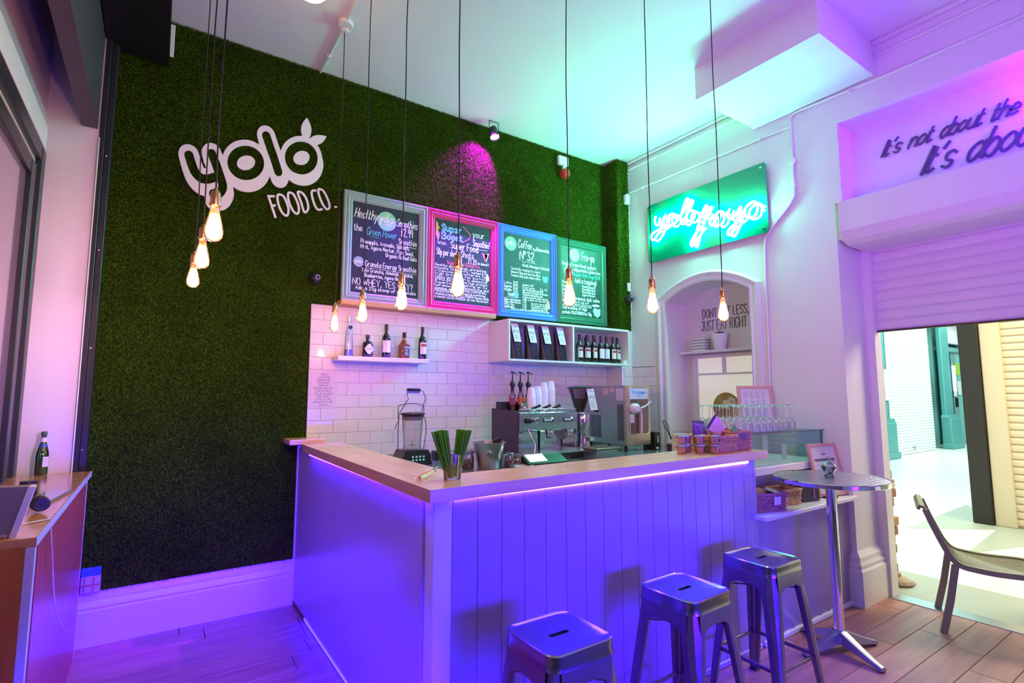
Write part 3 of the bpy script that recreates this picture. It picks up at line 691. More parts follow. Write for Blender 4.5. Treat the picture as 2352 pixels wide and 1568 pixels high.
# ================================================================== SHELVES AND BOARDS
lg = obj('oak_ledge', G().box(0, 0, 0, 1.51, .135, .042, .003), LEDGE); tag(lg, 'long oak ledge under the chalkboards above the tiles', 'shelf', loc=(1.225, 4.30, 2.345))
BT, BB = 3.352, 2.396
def chalk_frame(x0, x1, label, fc, zt=BT, dark=(.018, .016, .030)):
    t = thing('chalkboard', label, 'chalkboard', (x0, 4.385, BB - .008), 0)
    W = x1 - x0; H = zt - BB; fw = .082
    fm = mat('frame_' + label.split()[0], fc, .35, bump=.04, bscale=80)
    prof = [(0, 0), (0, .030), (.010, .036), (.018, .030), (.022, .024), (.032, .030), (.040, .034), (.046, .026), (.056, .022), (.064, .026), (.072, .020), (fw, .008), (fw, 0)]
    g = G(); n = len(prof); vs = []
    for (cx, cz, sx, sz) in ((0, 0, 1, 1), (W, 0, -1, 1), (W, H, -1, -1), (0, H, 1, -1)):
        for o_, d_ in prof: vs.append((cx + sx * o_, -d_, cz + sz * o_))
    fs = []
    for c_ in range(4):
        for k in range(n - 1): a = c_ * n + k; b = ((c_ + 1) % 4) * n + k; fs.append((a, b, b + 1, a + 1))
    obj('frame', g.add(vs, fs), fm, t, 25)
    obj('slate', G().box(.05, -.010, .05, W - .05, .03, H - .05), mat('slate_' + label.split()[0], dark, .55, var=.25, vscale=9), t)
    fr = ((fw, -.0105, fw), (1, 0, 0), (0, 0, 1), (0, -1, 0))
    return t, fr, W - 2 * fw, H - 2 * fw
CH = mat('white_chalk', (.82, .82, .82), .9); CHG = mat('green_chalk', (.10, .55, .45), .9); CHB = mat('blue_chalk', (.22, .50, .85), .9)
CHR = mat('red_chalk', (.80, .18, .18), .9); CHY = mat('yellow_chalk', (.85, .70, .20), .9); CHO = mat('orange_chalk', (.85, .35, .10), .9)
DISC = mat('pale_green_disc', (.28, .62, .42), .7)
def disc(t, fr, x, y, r, m, name='disc', n=28):
    O, u, v, nn = [Vector(a) for a in fr]; g = G(); vs = []
    for k in range(n): a = 2 * PI * k / n; vs.append(O + u * (x + r * math.cos(a)) + v * (y + r * math.sin(a)) + nn * .0004)
    obj(name, g.add(vs, [tuple(range(n))]), m, t)
def poly(t, fr, pts, m, name='drawing'):
    O, u, v, nn = [Vector(a) for a in fr]; obj(name, G().add([O + u * x + v * y + nn * .0005 for x, y in pts], [tuple(range(len(pts)))]), m, t)
random.seed(11)
# board 1
t, fr, W, H = chalk_frame(1.238, 2.012, 'sage framed chalkboard of healthy smoothies, leftmost on the ledge', (.30, .42, .40))
disc(t, fr, .305, H - .125, .088, DISC)
g = G()
text_fit(g, 'Healthy', fr, .015, .225, H - .135, .080, .0036, slant=.2); text_fit(g, 'Smoothies', fr, .395, W - .01, H - .150, .070, .0032, slant=.2)
text_fit(g, 'yolo', fr, .235, .375, H - .135, .070, .0060, th=.0012); text_fit(g, 'FOOD', fr, .29, .35, H - .165, .020, .002, th=.0012)
text_fit(g, '\u00a32.99', fr, .44, .56, H - .235, .075, .0034)
text_fit(g, 'the', fr, .015, .09, H - .255, .060, .0032); text_fit(g, 'Smoothie', fr, .42, .60, H - .31, .050, .0030)
ribbon(g, [(.42, H - .325), (.59, H - .33)], fr, .002, .0006)
y = H - .355
for s, a, b in (('Pineapple, Avocado, Spinach,', .075, .53), ('Mint, Agave Nectar, Flax Seed,', .075, .57), ('Organic Rolled Oats', .30, .60)): text_fit(g, s, fr, a, b, y, .036, .0026); y -= .047
text_fit(g, 'Granola Energy Smoothie', fr, .12, .60, H - .555, .048, .0030); ribbon(g, [(.12, H - .568), (.60, H - .572)], fr, .0016, .0006)
text_fit(g, 'Yolo Granola, Almonds, Banana,', fr, .09, .57, H - .605, .034, .0025); text_fit(g, 'Blueberries, Agave Nectar.', fr, .11, .50, H - .650, .034, .0025)
text_fit(g, 'NO WHEY, YES WAY?', fr, .015, .57, H - .725 + .0, .056, .0032)
text_fit(g, 'Add a 25g scoop of chocolate', fr, .04, .60, H - .775 + .012, .030, .0026); 
obj('chalk_lettering', g, CH, t)['kind'] = 'stuff'
g = G(); text_fit(g, 'Green Power', fr, .125, .40, H - .275, .068, .0030, slant=.15); ribbon(g, [(.16, H - .29), (.25, H - .292)], fr, .002, .0006)
obj('green_lettering', g, CHG, t)['kind'] = 'stuff'
disc(t, fr, .062, H - .525, .046, mat('grey_disc', (.35, .45, .50), .7)); g = G(); text_fit(g, 'yolo', fr, .03, .095, H - .535, .03, .003, th=.0012); obj('disc_print', g, CH, t)
# board 2
t, fr, W, H = chalk_frame(2.014, 2.790, 'crimson framed chalkboard of super food shots, second on the ledge', (.62, .04, .16))
g = G()
text_fit(g, 'your', fr, .41, .55, H - .115, .06, .0036); text_fit(g, 'Smoothie!', fr, .41, W - .005, H - .205, .065, .0034, slant=.1); ribbon(g, [(.41, H - .235), (.58, H - .23)], fr, .002, .0006)
text_fit(g, 'With', fr, .03, .125, H - .245, .030, .0024); text_fit(g, 'Super Food', fr, .17, .48, H - .265, .070, .0040); text_fit(g, 'Shots', fr, .28, .43, H - .335, .06, .0038)
text_fit(g, '50p per shot', fr, .02, .24, H - .345, .06, .0034); text_fit(g, '\u00a31.20', fr, .36, .46, H - .39, .050, .003); text_fit(g, 'for choice of 3', fr, .47, .60, H - .385, .026, .0022)
y = H - .455
for s in ('Healthy skin, energy, preventing', 'boosts immunity, essential', 'vitamins and minerals for', 'high protein, fat burning', 'fatty acids, rich in essential', 'SPIRULINA Contains high protein', 'Superfood. Sunshine as its', 'harvested from, detoxifying and', 'cleansing, age-defying WHEATGRASS-skin', 'POWDER-Great fruit, natural sweetener', 'vitamins & minerals MACA POWDER-Boosts libido', '& mood! CACAO POWDER-All raw chocolate!'):
    text_fit(g, s, fr, .008, W - random.uniform(.006, .05), y, .0235, .0022, wob=.1); y -= .0275
obj('chalk_lettering', g, CH, t)['kind'] = 'stuff'
g = G(); text_fit(g, 'Super', fr, .075, .29, H - .105, .062, .0085, th=.0012); text_fit(g, 'Boost', fr, .075, .31, H - .185, .062, .0085, th=.0012); obj('blue_lettering', g, CHB, t)
g = G(); text_fit(g, 'Superfood Benefits..', fr, .13, .52, H - .425, .036, .0026); ribbon(g, [(.30, H - .03), (.385, H - .10), (.375, H - .14), (.30, H - .19)], fr, .004, .001); obj('red_lettering', g, CHR, t)['kind'] = 'stuff'
poly(t, fr, [(.01, H - .02), (.035, H - .05), (.03, H - .06), (.05, H - .09), (.03, H - .11), (.05, H - .15), (.035, H - .22), (.01, H - .16)], CHO, 'flame_drawing')
poly(t, fr, [(.51, H - .26), (.585, H - .27), (.555, H - .35)], CHR, 'cone_drawing'); poly(t, fr, [(.545, H - .27), (.60, H - .255), (.568, H - .35)], CHY, 'cone_drawing')
poly(t, fr, [(.56, H - .50), (.58, H - .47), (.60, H - .49), (.605, H - .53), (.575, H - .545)], CHY, 'leaf_drawing')
# board 3
t, fr, W, H = chalk_frame(2.792, 3.552, 'blue framed chalkboard of coffees and teas, third on the ledge', (.08, .22, .72), dark=(.012, .045, .05))
disc(t, fr, .085, H - .105, .075, DISC); g = G(); text_fit(g, 'yolo', fr, .035, .135, H - .12, .05, .006, th=.0012)
text_fit(g, 'Coffee', fr, .18, .36, H - .13, .085, .0046, slant=.1); text_fit(g, 'by', fr, .375, .41, H - .135, .03, .003); text_fit(g, 'Beanworks', fr, .42, W - .005, H - .13, .034, .0046)
text_fit(g, 'N\u00ba32', fr, .20, .40, H - .255, .095, .0065); ribbon(g, [(.22, H - .272), (.42, H - .276)], fr, .002, .0006)
text_fit(g, '- Brazil, Nicaragua, Guatemala', fr, .22, W - .003, H - .325, .03, .0028)
y = H - .375
for s in ('Carefully roasted in a barn', 'blend of bag and chai tea after', 'freshest they make winter coffee'): text_fit(g, s, fr, .09, .47, y, .027, .0022); y -= .036
y = H - .53
for s, p in (('Latte', '\u00a32.25'), ('Cappuccino', '\u00a32.25'), ('Flat White', '\u00a32.25')): text_fit(g, s, fr, .006, .10, y, .025, .0024); text_fit(g, p, fr, .115, .175, y, .032, .003); y -= .036
y = H - .53
for s in ('Americano   \u00a31.95', 'Espresso     \u00a31.75', 'Super food Smoothie Latte \u00a32.95', 'Using a touch, free latte with Chai base', 'Steamed of monkey butter cacao', 'organic coconut oil, nutty, stir then', 'with a dash of nut milk'):
    text_fit(g, s, fr, .235, W - random.uniform(.004, .12) - (.20 if len(s) < 18 else 0), y, .021, .0021); y -= .0255
text_fit(g, 'Teas', fr, .045, .13, H - .655, .05, .004); ribbon(g, [(.03, H - .668), (.14, H - .67)], fr, .0022, .0006)
y = H - .70
for s in ('Clipper organic green tea', 'Clipper organic Chai tea', 'Mint tea', 'English Breakfast'): text_fit(g, s, fr, .006, .21 if len(s) > 18 else .13, y, .022, .0022); text_fit(g, '1.75', fr, .235, .285, y, .024, .0024); y -= .026
text_fit(g, 'We only use whole farm organic milk in all our hot drinks', fr, .09, W - .01, H - .808 + .015, .018, .0018)
y = H - .715
for s in ('Soya for chocolate', 'Hot chocolate classic', 'marshmallow, nut milks', 'with almond milk 2.50'): text_fit(g, s, fr, .345, .56, y, .017, .0018); y -= .021
obj('chalk_lettering', g, CH, t)['kind'] = 'stuff'
poly(t, fr, [(.11, H - .62), (.15, H - .60), (.185, H - .62), (.18, H - .67), (.14, H - .675)], CHB, 'teapot_drawing'); poly(t, fr, [(.49, H - .40), (.57, H - .40), (.56, H - .465), (.51, H - .465)], CHB, 'cup_drawing')
poly(t, fr, [(.55, H - .66), (.585, H - .66), (.60, H - .74), (.56, H - .76), (.535, H - .73)], mat('peach_chalk', (.75, .42, .32), .9), 'head_drawing')
# board 4
t, fr, W, H = chalk_frame(3.556, 4.300, 'dark green framed chalkboard about frozen yoghurt, rightmost on the ledge', (.03, .16, .10), 3.34, dark=(.008, .06, .045))
disc(t, fr, .19, H - .085, .075, mat('mint_disc', (.55, .85, .62), .7))
g = G(); text_fit(g, 'Fro-yo', fr, .30, .50, H - .13, .095, .0055)
text_fit(g, 'Healthy frozen Greek yoghurt-', fr, .008, .53, H - .215, .042, .0034); text_fit(g, 'high protein & gluten free!', fr, .18, .60, H - .265, .038, .0032)
text_fit(g, 'Add a topping)', fr, .19, .53, H - .395, .055, .0040)
y = H - .440
for s in ('Flaked Almonds', 'Ground Chia Seed', 'Ground Flax Seed', 'Agave Nectar'): text_fit(g, s, fr, .30, .50, y, .025, .0026); y -= .032
y = H - .42
for k in range(6): text_fit(g, random.choice(['Granola', 'Berries', 'Honey', 'Cacao', 'Mango']), fr, .006, .09, y, .03, .0026); y -= .042
text_fit(g, 'Homeous 6pk cake', fr, .14, .57, .188, .040, .0038); text_fit(g, 'ask us it out for', fr, .12, .40, .152, .026, .0026)
text_fit(g, 'Organic rolled oats', fr, .15, .44, .130, .016, .0018); text_fit(g, 'Natural Blueberries, Flax seed, Flaked almonds', fr, .008, .44, .112, .012, .0016)
text_fit(g, 'Add a dollop of high', fr, .008, .37, .075, .034, .0034); text_fit(g, 'protein YOLO FROYO for 50p', fr, .008, .44, .022, .034, .0036)
obj('chalk_lettering', g, CH, t)['kind'] = 'stuff'
g = G(); text_fit(g, 'Regular \u00a33.00  Large \u00a35.00', fr, .17, .58, H - .32, .036, .003); obj('green_lettering', g, CHG, t)['kind'] = 'stuff'
poly(t, fr, [(.03, H - .26), (.08, H - .21), (.13, H - .25), (.11, H - .38), (.06, H - .38)], mat('mint_disc'), 'tub_drawing')
poly(t, fr, [(.455, .09), (.49, .125), (.53, .105), (.575, .12), (.57, .04), (.53, .008), (.48, .03)], mat('pale_chalk', (.55, .75, .60), .9), 'box_drawing')
poly(t, fr, [(.44, .150), (.50, .165), (.57, .155), (.55, .135), (.46, .132)], CH, 'fruit_drawing')

# ================================================================== LOGO AND WALL LETTERS
YY=[[(0.107,3.364),(0.13,3.294),(0.153,3.244),(0.192,3.209),(0.234,3.211),(0.28,3.236),(0.308,3.26)],[(0.252,3.415),(0.282,3.344),(0.312,3.261),(0.332,3.203),(0.336,3.163),(0.315,3.119),(0.279,3.107)]]
LL=[[(0.62,3.662),(0.653,3.573),(0.687,3.485),(0.72,3.39)]]
OO=[[(0.582,3.427),(0.574,3.382),(0.548,3.34),(0.511,3.312),(0.468,3.301),(0.43,3.311),(0.402,3.338),(0.391,3.378),(0.398,3.423),(0.422,3.464),(0.459,3.493),(0.502,3.505),(0.541,3.496),(0.57,3.468)],[(0.988,3.575),(0.98,3.529),(0.955,3.486),(0.917,3.457),(0.874,3.447),(0.835,3.456),(0.808,3.484),(0.797,3.525),(0.805,3.571),(0.829,3.612),(0.866,3.642),(0.909,3.654),(0.949,3.645),(0.977,3.617)]]
LEAF=[[(0.922,3.91),(0.949,3.864),(0.961,3.82),(0.958,3.771),(0.94,3.712),(0.908,3.711),(0.887,3.75),(0.879,3.805),(0.894,3.863)],[(1.087,3.793),(1.059,3.736),(1.019,3.701),(0.984,3.69),(0.94,3.71),(0.964,3.751),(1.004,3.779),(1.045,3.791)]]
FOOD=[[(0.656,3.174),(0.685,3.094),(0.715,3.011)],[(0.66,3.172),(0.697,3.18)],[(0.685,3.097),(0.707,3.106)],[(0.728,3.199),(0.761,3.2),(0.787,3.164),(0.809,3.102),(0.808,3.053),(0.792,3.038),(0.761,3.062),(0.735,3.116),(0.724,3.168),(0.728,3.199)],[(0.807,3.233),(0.837,3.232),(0.863,3.195),(0.886,3.136),(0.888,3.087),(0.871,3.07),(0.842,3.093),(0.813,3.151),(0.802,3.203),(0.807,3.233)],[(0.875,3.253),(0.903,3.176),(0.932,3.096),(0.957,3.117),(0.961,3.151),(0.944,3.21),(0.912,3.252),(0.875,3.253)],[(1.015,3.299),(0.99,3.291),(0.985,3.256),(1.009,3.18),(1.037,3.139),(1.071,3.149)],[(1.041,3.317),(1.074,3.312),(1.106,3.264),(1.132,3.2),(1.127,3.164),(1.103,3.161),(1.069,3.205),(1.044,3.263),(1.037,3.299),(1.041,3.317)],[(1.18,3.191),(1.189,3.193)]]
NEON=[[(3.732,3.557),(3.749,3.505),(3.716,3.446),(3.65,3.469),(3.599,3.535),(3.621,3.477),(3.662,3.408),(3.714,3.34),(3.776,3.299),(3.811,3.341),(3.753,3.383),(3.623,3.409),(3.554,3.442)],[(3.523,3.521),(3.572,3.495),(3.565,3.421),(3.509,3.394),(3.46,3.431),(3.481,3.5),(3.523,3.521),(3.46,3.455)],[(3.461,3.416),(3.385,3.48),(3.318,3.569),(3.301,3.609),(3.325,3.621),(3.374,3.531),(3.405,3.431),(3.371,3.368),(3.317,3.391)],[(3.277,3.487),(3.323,3.462),(3.325,3.401),(3.282,3.377),(3.232,3.413),(3.243,3.465),(3.277,3.487),(3.201,3.441)],[(3.205,3.344),(3.126,3.412),(3.086,3.459),(3.102,3.483),(3.151,3.404),(3.208,3.27),(3.252,3.146),(3.274,3.109),(3.291,3.144),(3.245,3.212),(3.156,3.286)],[(3.135,3.399),(3.111,3.355),(3.061,3.385),(3.029,3.361),(3.06,3.304),(3.045,3.263),(3.008,3.282)],[(2.948,3.381),(2.997,3.352),(3.008,3.282),(2.962,3.24),(2.914,3.263),(2.904,3.317),(2.948,3.381),(2.88,3.332)],[(2.839,3.37),(2.865,3.32),(2.844,3.272),(2.79,3.285),(2.727,3.357),(2.754,3.274),(2.803,3.175),(2.847,3.117),(2.875,3.138),(2.833,3.19),(2.726,3.238),(2.688,3.269)],[(2.604,3.368),(2.67,3.34),(2.691,3.283),(2.654,3.231),(2.59,3.233),(2.563,3.287),(2.571,3.343),(2.604,3.368),(2.531,3.311)],[(2.503,3.252),(2.494,3.259)]]
def seg_d(px_, py_, a, b):
    ax, ay = a; bx, by = b; dx, dy = bx - ax, by - ay; L2 = dx * dx + dy * dy + 1e-12
    t = np.clip(((px_ - ax) * dx + (py_ - ay) * dy) / L2, 0, 1); return np.hypot(px_ - ax - t * dx, py_ - ay - t * dy)
def stroke_d(X, Z, st, k, closed=False):
    p = [(a, b * k) for a, b in smooth_pts(st + ([st[0]] if closed else []), 5)]
    d = None
    for a, b in zip(p, p[1:]):
        q = seg_d(X, Z * k, a, b); d = q if d is None else np.minimum(d, q)
    return d
def contour_mesh(F, xs, zs, y0, y1, g):
    """solid from marching squares of F < 0"""
    nx, nz = len(xs), len(zs); vid = {}; tris = []; edges = []
    def vert(key, p):
        if key not in vid: vid[key] = len(vl); vl.append(p)
        return vid[key]
    vl = []
    for i in range(nx - 1):
        for j in range(nz - 1):
            c = [(i, j), (i + 1, j), (i + 1, j + 1), (i, j + 1)]; f = [F[a, b] for a, b in c]
            if all(v >= 0 for v in f): continue
            poly_ = []
            for k in range(4):
                a, b = c[k], c[(k + 1) % 4]; fa, fb = f[k], f[(k + 1) % 4]
                if fa < 0: poly_.append((vert(a, (xs[a[0]], zs[a[1]])), False))
                if (fa < 0) != (fb < 0):
                    t = fa / (fa - fb); p = (xs[a[0]] + t * (xs[b[0]] - xs[a[0]]), zs[a[1]] + t * (zs[b[1]] - zs[a[1]]))
                    poly_.append((vert((min(a, b), max(a, b)), p), True))
            if len(poly_) < 3: continue
            tris.append([q[0] for q in poly_])
            for k in range(len(poly_)):
                a, b = poly_[k], poly_[(k + 1) % len(poly_)]
                if a[1] and b[1]: edges.append((a[0], b[0]))
    n = len(vl); vs = [(p[0], y1, p[1]) for p in vl] + [(p[0], y0, p[1]) for p in vl]
    fs = [tuple(t) for t in tris] + [(b, a, a + n, b + n) for a, b in edges]
    return g.add(vs, fs)
KZ = .80
lx, lz = (-.02, 1.16), (2.93, 3.86)
xs = np.arange(lx[0], lx[1], .0042); zs = np.arange(lz[0], lz[1], .0048); XX, ZZ = np.meshgrid(xs, zs, indexing='ij')
def all_d(X, Z):
    d = np.full(X.shape, 9.0)
    for s in YY: d = np.minimum(d, stroke_d(X, Z, s, KZ) - .0295)
    for s in LL: d = np.minimum(d, stroke_d(X, Z, s, KZ) - .0315)
    for s in OO: d = np.minimum(d, stroke_d(X, Z, s, KZ, True) - .0325)
    return d
def o_fill(X, Z):
    d = np.full(X.shape, 9.0)
    for s in OO:
        c = np.mean(np.array(s), 0); d = np.minimum(d, np.hypot(X - c[0], (Z - c[1]) * KZ) - .075)
    return d
inner = all_d(XX, ZZ)
outer = np.minimum(inner - .036, o_fill(XX, ZZ)); shx = np.minimum(np.minimum(all_d(XX - .012, ZZ + .047) - .036, o_fill(XX - .012, ZZ + .047)), all_d(XX - .006, ZZ + .024) - .036)
F = np.maximum(np.minimum(outer, shx), -inner)
lgo = thing('wall_logo', 'big white yolo logo plate with two leaves on the grass wall', 'sign', (0, 4.425, 3.4))
LW = mat('logo_white', (.86, .82, .88), .45)
g = contour_mesh(F, xs, zs, 4.425, 4.411, G()); g.v = [(a, b - 4.425, c - 3.4) for a, b, c in g.v]
obj('letter_plate', g, LW, lgo)
for lf in LEAF:
    p = smooth_pts([(a, b) for a, b in lf[:5]], 4)[:-1] + smooth_pts([(a, b) for a, b in lf[4:] + lf[:1]], 4)[:-1]
    g = G().prism([(a, b - 3.4) for a, b in p], 'xz', -.0128, 0); obj('leaf', g, LW, lgo)
fc_ = thing('wall_lettering', 'white capitals FOOD CO. under the big logo on the grass wall', 'lettering', (1.0, 4.425, 3.1))
fr = ((-1.0, -.0, -3.1), (1, 0, 0), (0, 0, 1), (0, -1, 0))
for grp in ([0, 1, 2], [3], [4], [5], [6], [7], [8]):
    g = G()
    for k in grp: ribbon(g, smooth_pts(FOOD[k], 4) if len(FOOD[k]) > 3 else FOOD[k], fr, .0085, .012 + .0006 * (k % 3))
    obj('full_stop' if grp == [8] else 'letter', g, LW, fc_)

# neon sign
ns = thing('neon_sign', 'green backed mint neon sign reading yolo froyo above the arch', 'neon sign', (4.50, 3.18, 3.39))
BGRN = mat('green_acrylic', (.0, .20, .12), .08, coat=.9)
def rrect(y0, y1, z0, z1, r, n=6):
    p = []
    for cy_, cz_, a0 in ((y1 - r, z1 - r, 0), (y0 + r, z1 - r, 90), (y0 + r, z0 + r, 180), (y1 - r, z0 + r, 270)):
        for k in range(n + 1): a = math.radians(a0 + 90 * k / n); p.append((cy_ + r * math.cos(a), cz_ + r * math.sin(a)))
    return p
obj('backboard', G().prism(rrect(-.69, .70, -.33, .33, .03), 'yz', -.008, .0), BGRN, ns)
for y_ in (-.645, .655):
    for z_ in (-.285, .285): obj('standoff', G().lathe([(0, -.016), (.012, -.014), (.014, -.008), (.014, .04), (0, .04)], (0, y_, z_), 16, 0), CHROME, ns, 40)
NEONM = mat('neon_glow', (1, 1, 1), .4, emit=(.15, 1.0, .60), es=225)
for s in NEON:
    p = [(-.045, a - 3.18, b - 3.39) for a, b in (smooth_pts(s, 4) if len(s) > 3 else s)]
    obj('neon_tube', G().tube(p, .0105, 6), NEONM, ns, 60)
obj('hanging_chain', G().tube([(.02, -.025, .33), (.02, -.027, .53)], .003, 5), STEEL, ns)

# ================================================================== PENDANTS
def pendant(x, y, zb, label, group):
    t = thing('pendant_bulb', label, 'pendant lamp', (x, y, ZC - .03), 0, group)
    L = ZC - .03 - zb - .20
    wob = [(random.uniform(-.004, .004), random.uniform(-.004, .004), -L * k / 6) for k in range(7)]; wob[0] = (0, 0, 0); wob[-1] = (0, 0, -L)
    obj('cable', G().tube(smooth_pts(wob, 4), .0032, 6), CABLE, t, 60)
    obj('ceiling_cup', G().lathe([(0, -.02), (.03, -.018), (.035, .0), (.035, .029), (0, .029)], seg=16), WPL, t, 40)
    zb_ = -L - .20
    obj('socket', G().lathe([(0, .072), (.006, .072), (.008, .062), (.014, .058), (.018, .05), (.018, .012), (.021, .010), (.021, .002), (.018, 0), (0, 0)], (0, 0, -L - .065), 18), COPPER, t, 35)
    obj('glass_bulb', G().lathe([(.0155, .148), (.0165, .13), (.019, .11), (.026, .08), (.0325, .05), (.0335, .036), (.030, .019), (.020, .006), (.008, .001), (0, 0)], (0, 0, zb_ - .005), 24), BULBG, t, 60)
    obj('filament', G().lathe([(0, .012), (.014, .014), (.023, .03), (.022, .06), (.015, .09), (.007, .105), (0, .106)], (0, 0, zb_), 14), BULBF, t, 60)
    return t
BULBF = mat('glowing_filament', (1, .8, .5), .5, emit=(1.0, .42, .16), es=215)
random.seed(5)
pendant(1.03, 3.765, 2.05, 'filament bulb pendant hanging over the left bar nearest the wall', None)
pendant(1.04, 3.19, 2.05, 'filament bulb pendant over the left bar, second from the wall', None)
pendant(1.06, 2.61, 2.05, 'filament bulb pendant over the left bar, third from the wall', None)
pendant(1.125, 2.10, 2.05, 'large looking filament bulb pendant over the corner of the bar', None)
pendant(1.72, 2.01, 2.05, 'filament bulb pendant over the front bar before the green chalkboard', None)
pendant(2.25, 1.925, 2.05, 'filament bulb pendant over the front bar left of the arch', None)
pendant(2.85, 1.89, 2.05, 'filament bulb pendant over the front bar in front of the arch', None)
def pp_(x, y, z):  # helper for the left cluster heights
    return z
pendant(.150, 2.25, 2.185, 'lowest looking nearest bulb of the three hung over the left table', None)
pendant(.145, 2.80, 2.19, 'middle bulb of the three hung over the left table', None)
pendant(.140, 3.40, 2.20, 'farthest and smallest bulb of the three hung over the left table', None)
gl = thing('globe_lamp', 'glowing warm round ceiling lamp at the top edge', 'ceiling lamp', (.66, 3.18, ZC))
obj('globe', G().ball((0, 0, -.22), .115, 24, 12), mat('warm_globe', (1, .85, .6), .5, emit=(1.0, .55, .22), es=9), gl, 60)
obj('stem', G().cyl((0, 0, -.11), .03, .11, 16), WPL, gl)

# ceiling spotlight
spt = thing('spotlight', 'small black spotlight clamped at the ceiling throwing magenta on the grass', 'spotlight', (2.70, 4.30, ZC))
obj('bracket', G().tube([(-.055, .0, 0), (-.055, 0, -.13), (.0, -.0, -.13)], .004, 6).tube([(-.055, 0, -.003), (.055, 0, -.003), (.055, 0, -.13), (0, 0, -.13)], .004, 6), BLACK, spt)
obj('housing', G().lathe([(0, .06), (.035, .055), (.04, .03), (.04, -.03), (.052, -.045), (.054, -.07), (.048, -.07), (.046, -.05), (0, -.05)], (0, 0, 0), 20).rot('X', -18).tf(Matrix.Translation((0, 0, -.115))), BLACK, spt, 40)
obj('lens', G().lathe([(0, -.055), (.044, -.055), (.044, -.051), (0, -.051)], (0, 0, 0), 20).rot('X', -18).tf(Matrix.Translation((0, 0, -.115))), mat('violet_lens', (1, 1, 1), .4, emit=(.75, .35, 1), es=8), spt)
# speaker box top left
sb_ = thing('black_ceiling_unit', 'black ribbed unit with white end plate at the ceiling corner', 'ceiling unit', (-.24, 4.20, 4.03))
obj('body', G().box(-.17, -1.6, .0, .16, .19, .335, .01), mat('matt_black', (.006, .006, .008), .4), sb_)
for k in range(5): obj('rib', G().box(.162, -1.6, .05 + k * .055, .174, .18, .065 + k * .055, .003), BLACK, sb_)
obj('end_plate', G().box(.176, .188, .04, .212, .200, .29, .003), WPL, sb_); obj('tray', G().box(-.17, -1.6, -.03, .19, .21, -.002, .006), BLACK, sb_)
# CCTV domes and alarm
def dome(label, loc, rz=0):
    t = thing('dome_camera', label, 'camera', loc, rz)
    obj('base', G().lathe([(0, 0), (.052, 0), (.055, -.012), (.045, -.03), (0, -.03)], seg=24, axis=1), BLACK, t, 40)
    obj('dome', G().lathe([(0, -.085), (.018, -.082), (.034, -.068), (.043, -.045), (.044, -.03), (0, -.03)], seg=24, axis=1), mat('smoked_dome', (.02, .02, .03), .08, coat=1), t, 60)
    obj('lens_ring', G().lathe([(.012, -.086), (.018, -.088), (.020, -.080), (.012, -.078)], (.008, 0, .004), 20, 1), mat('grey_ring', (.3, .28, .32), .4), t, 40)
dome('black dome camera on the grass wall above the left end of the tiles', (1.035, 4.425, 2.548))
dome('black dome camera on the corner grass pilaster beside the neon sign', (4.47, 4.185, 2.70))
obj('camera_mount', G().box(-.02, -.03, -.05, .02, 0, .05, .005), WPL); tag(bpy.data.objects['camera_mount'], 'small white bracket above the corner dome camera', 'bracket', loc=(4.475, 4.19, 2.84))
al = thing('fire_alarm', 'red round sounder under a white plate on the grass wall', 'alarm', (3.69, 4.42, 4.16))
obj('mount_plate', G().box(-.07, -.045, .03, .07, .0, .135, .006), WPL, al); obj('arm', G().box(-.012, -.05, -.03, .012, -.02, .04, .003), WPL, al)
obj('sounder', G().lathe([(0, -.11), (.03, -.108), (.05, -.09), (.056, -.06), (.056, -.03), (.045, -.02), (0, -.02)], (.0, 0, -.075), 20, 1), mat('alarm_red', (.50, .035, .02), .3), al, 40)

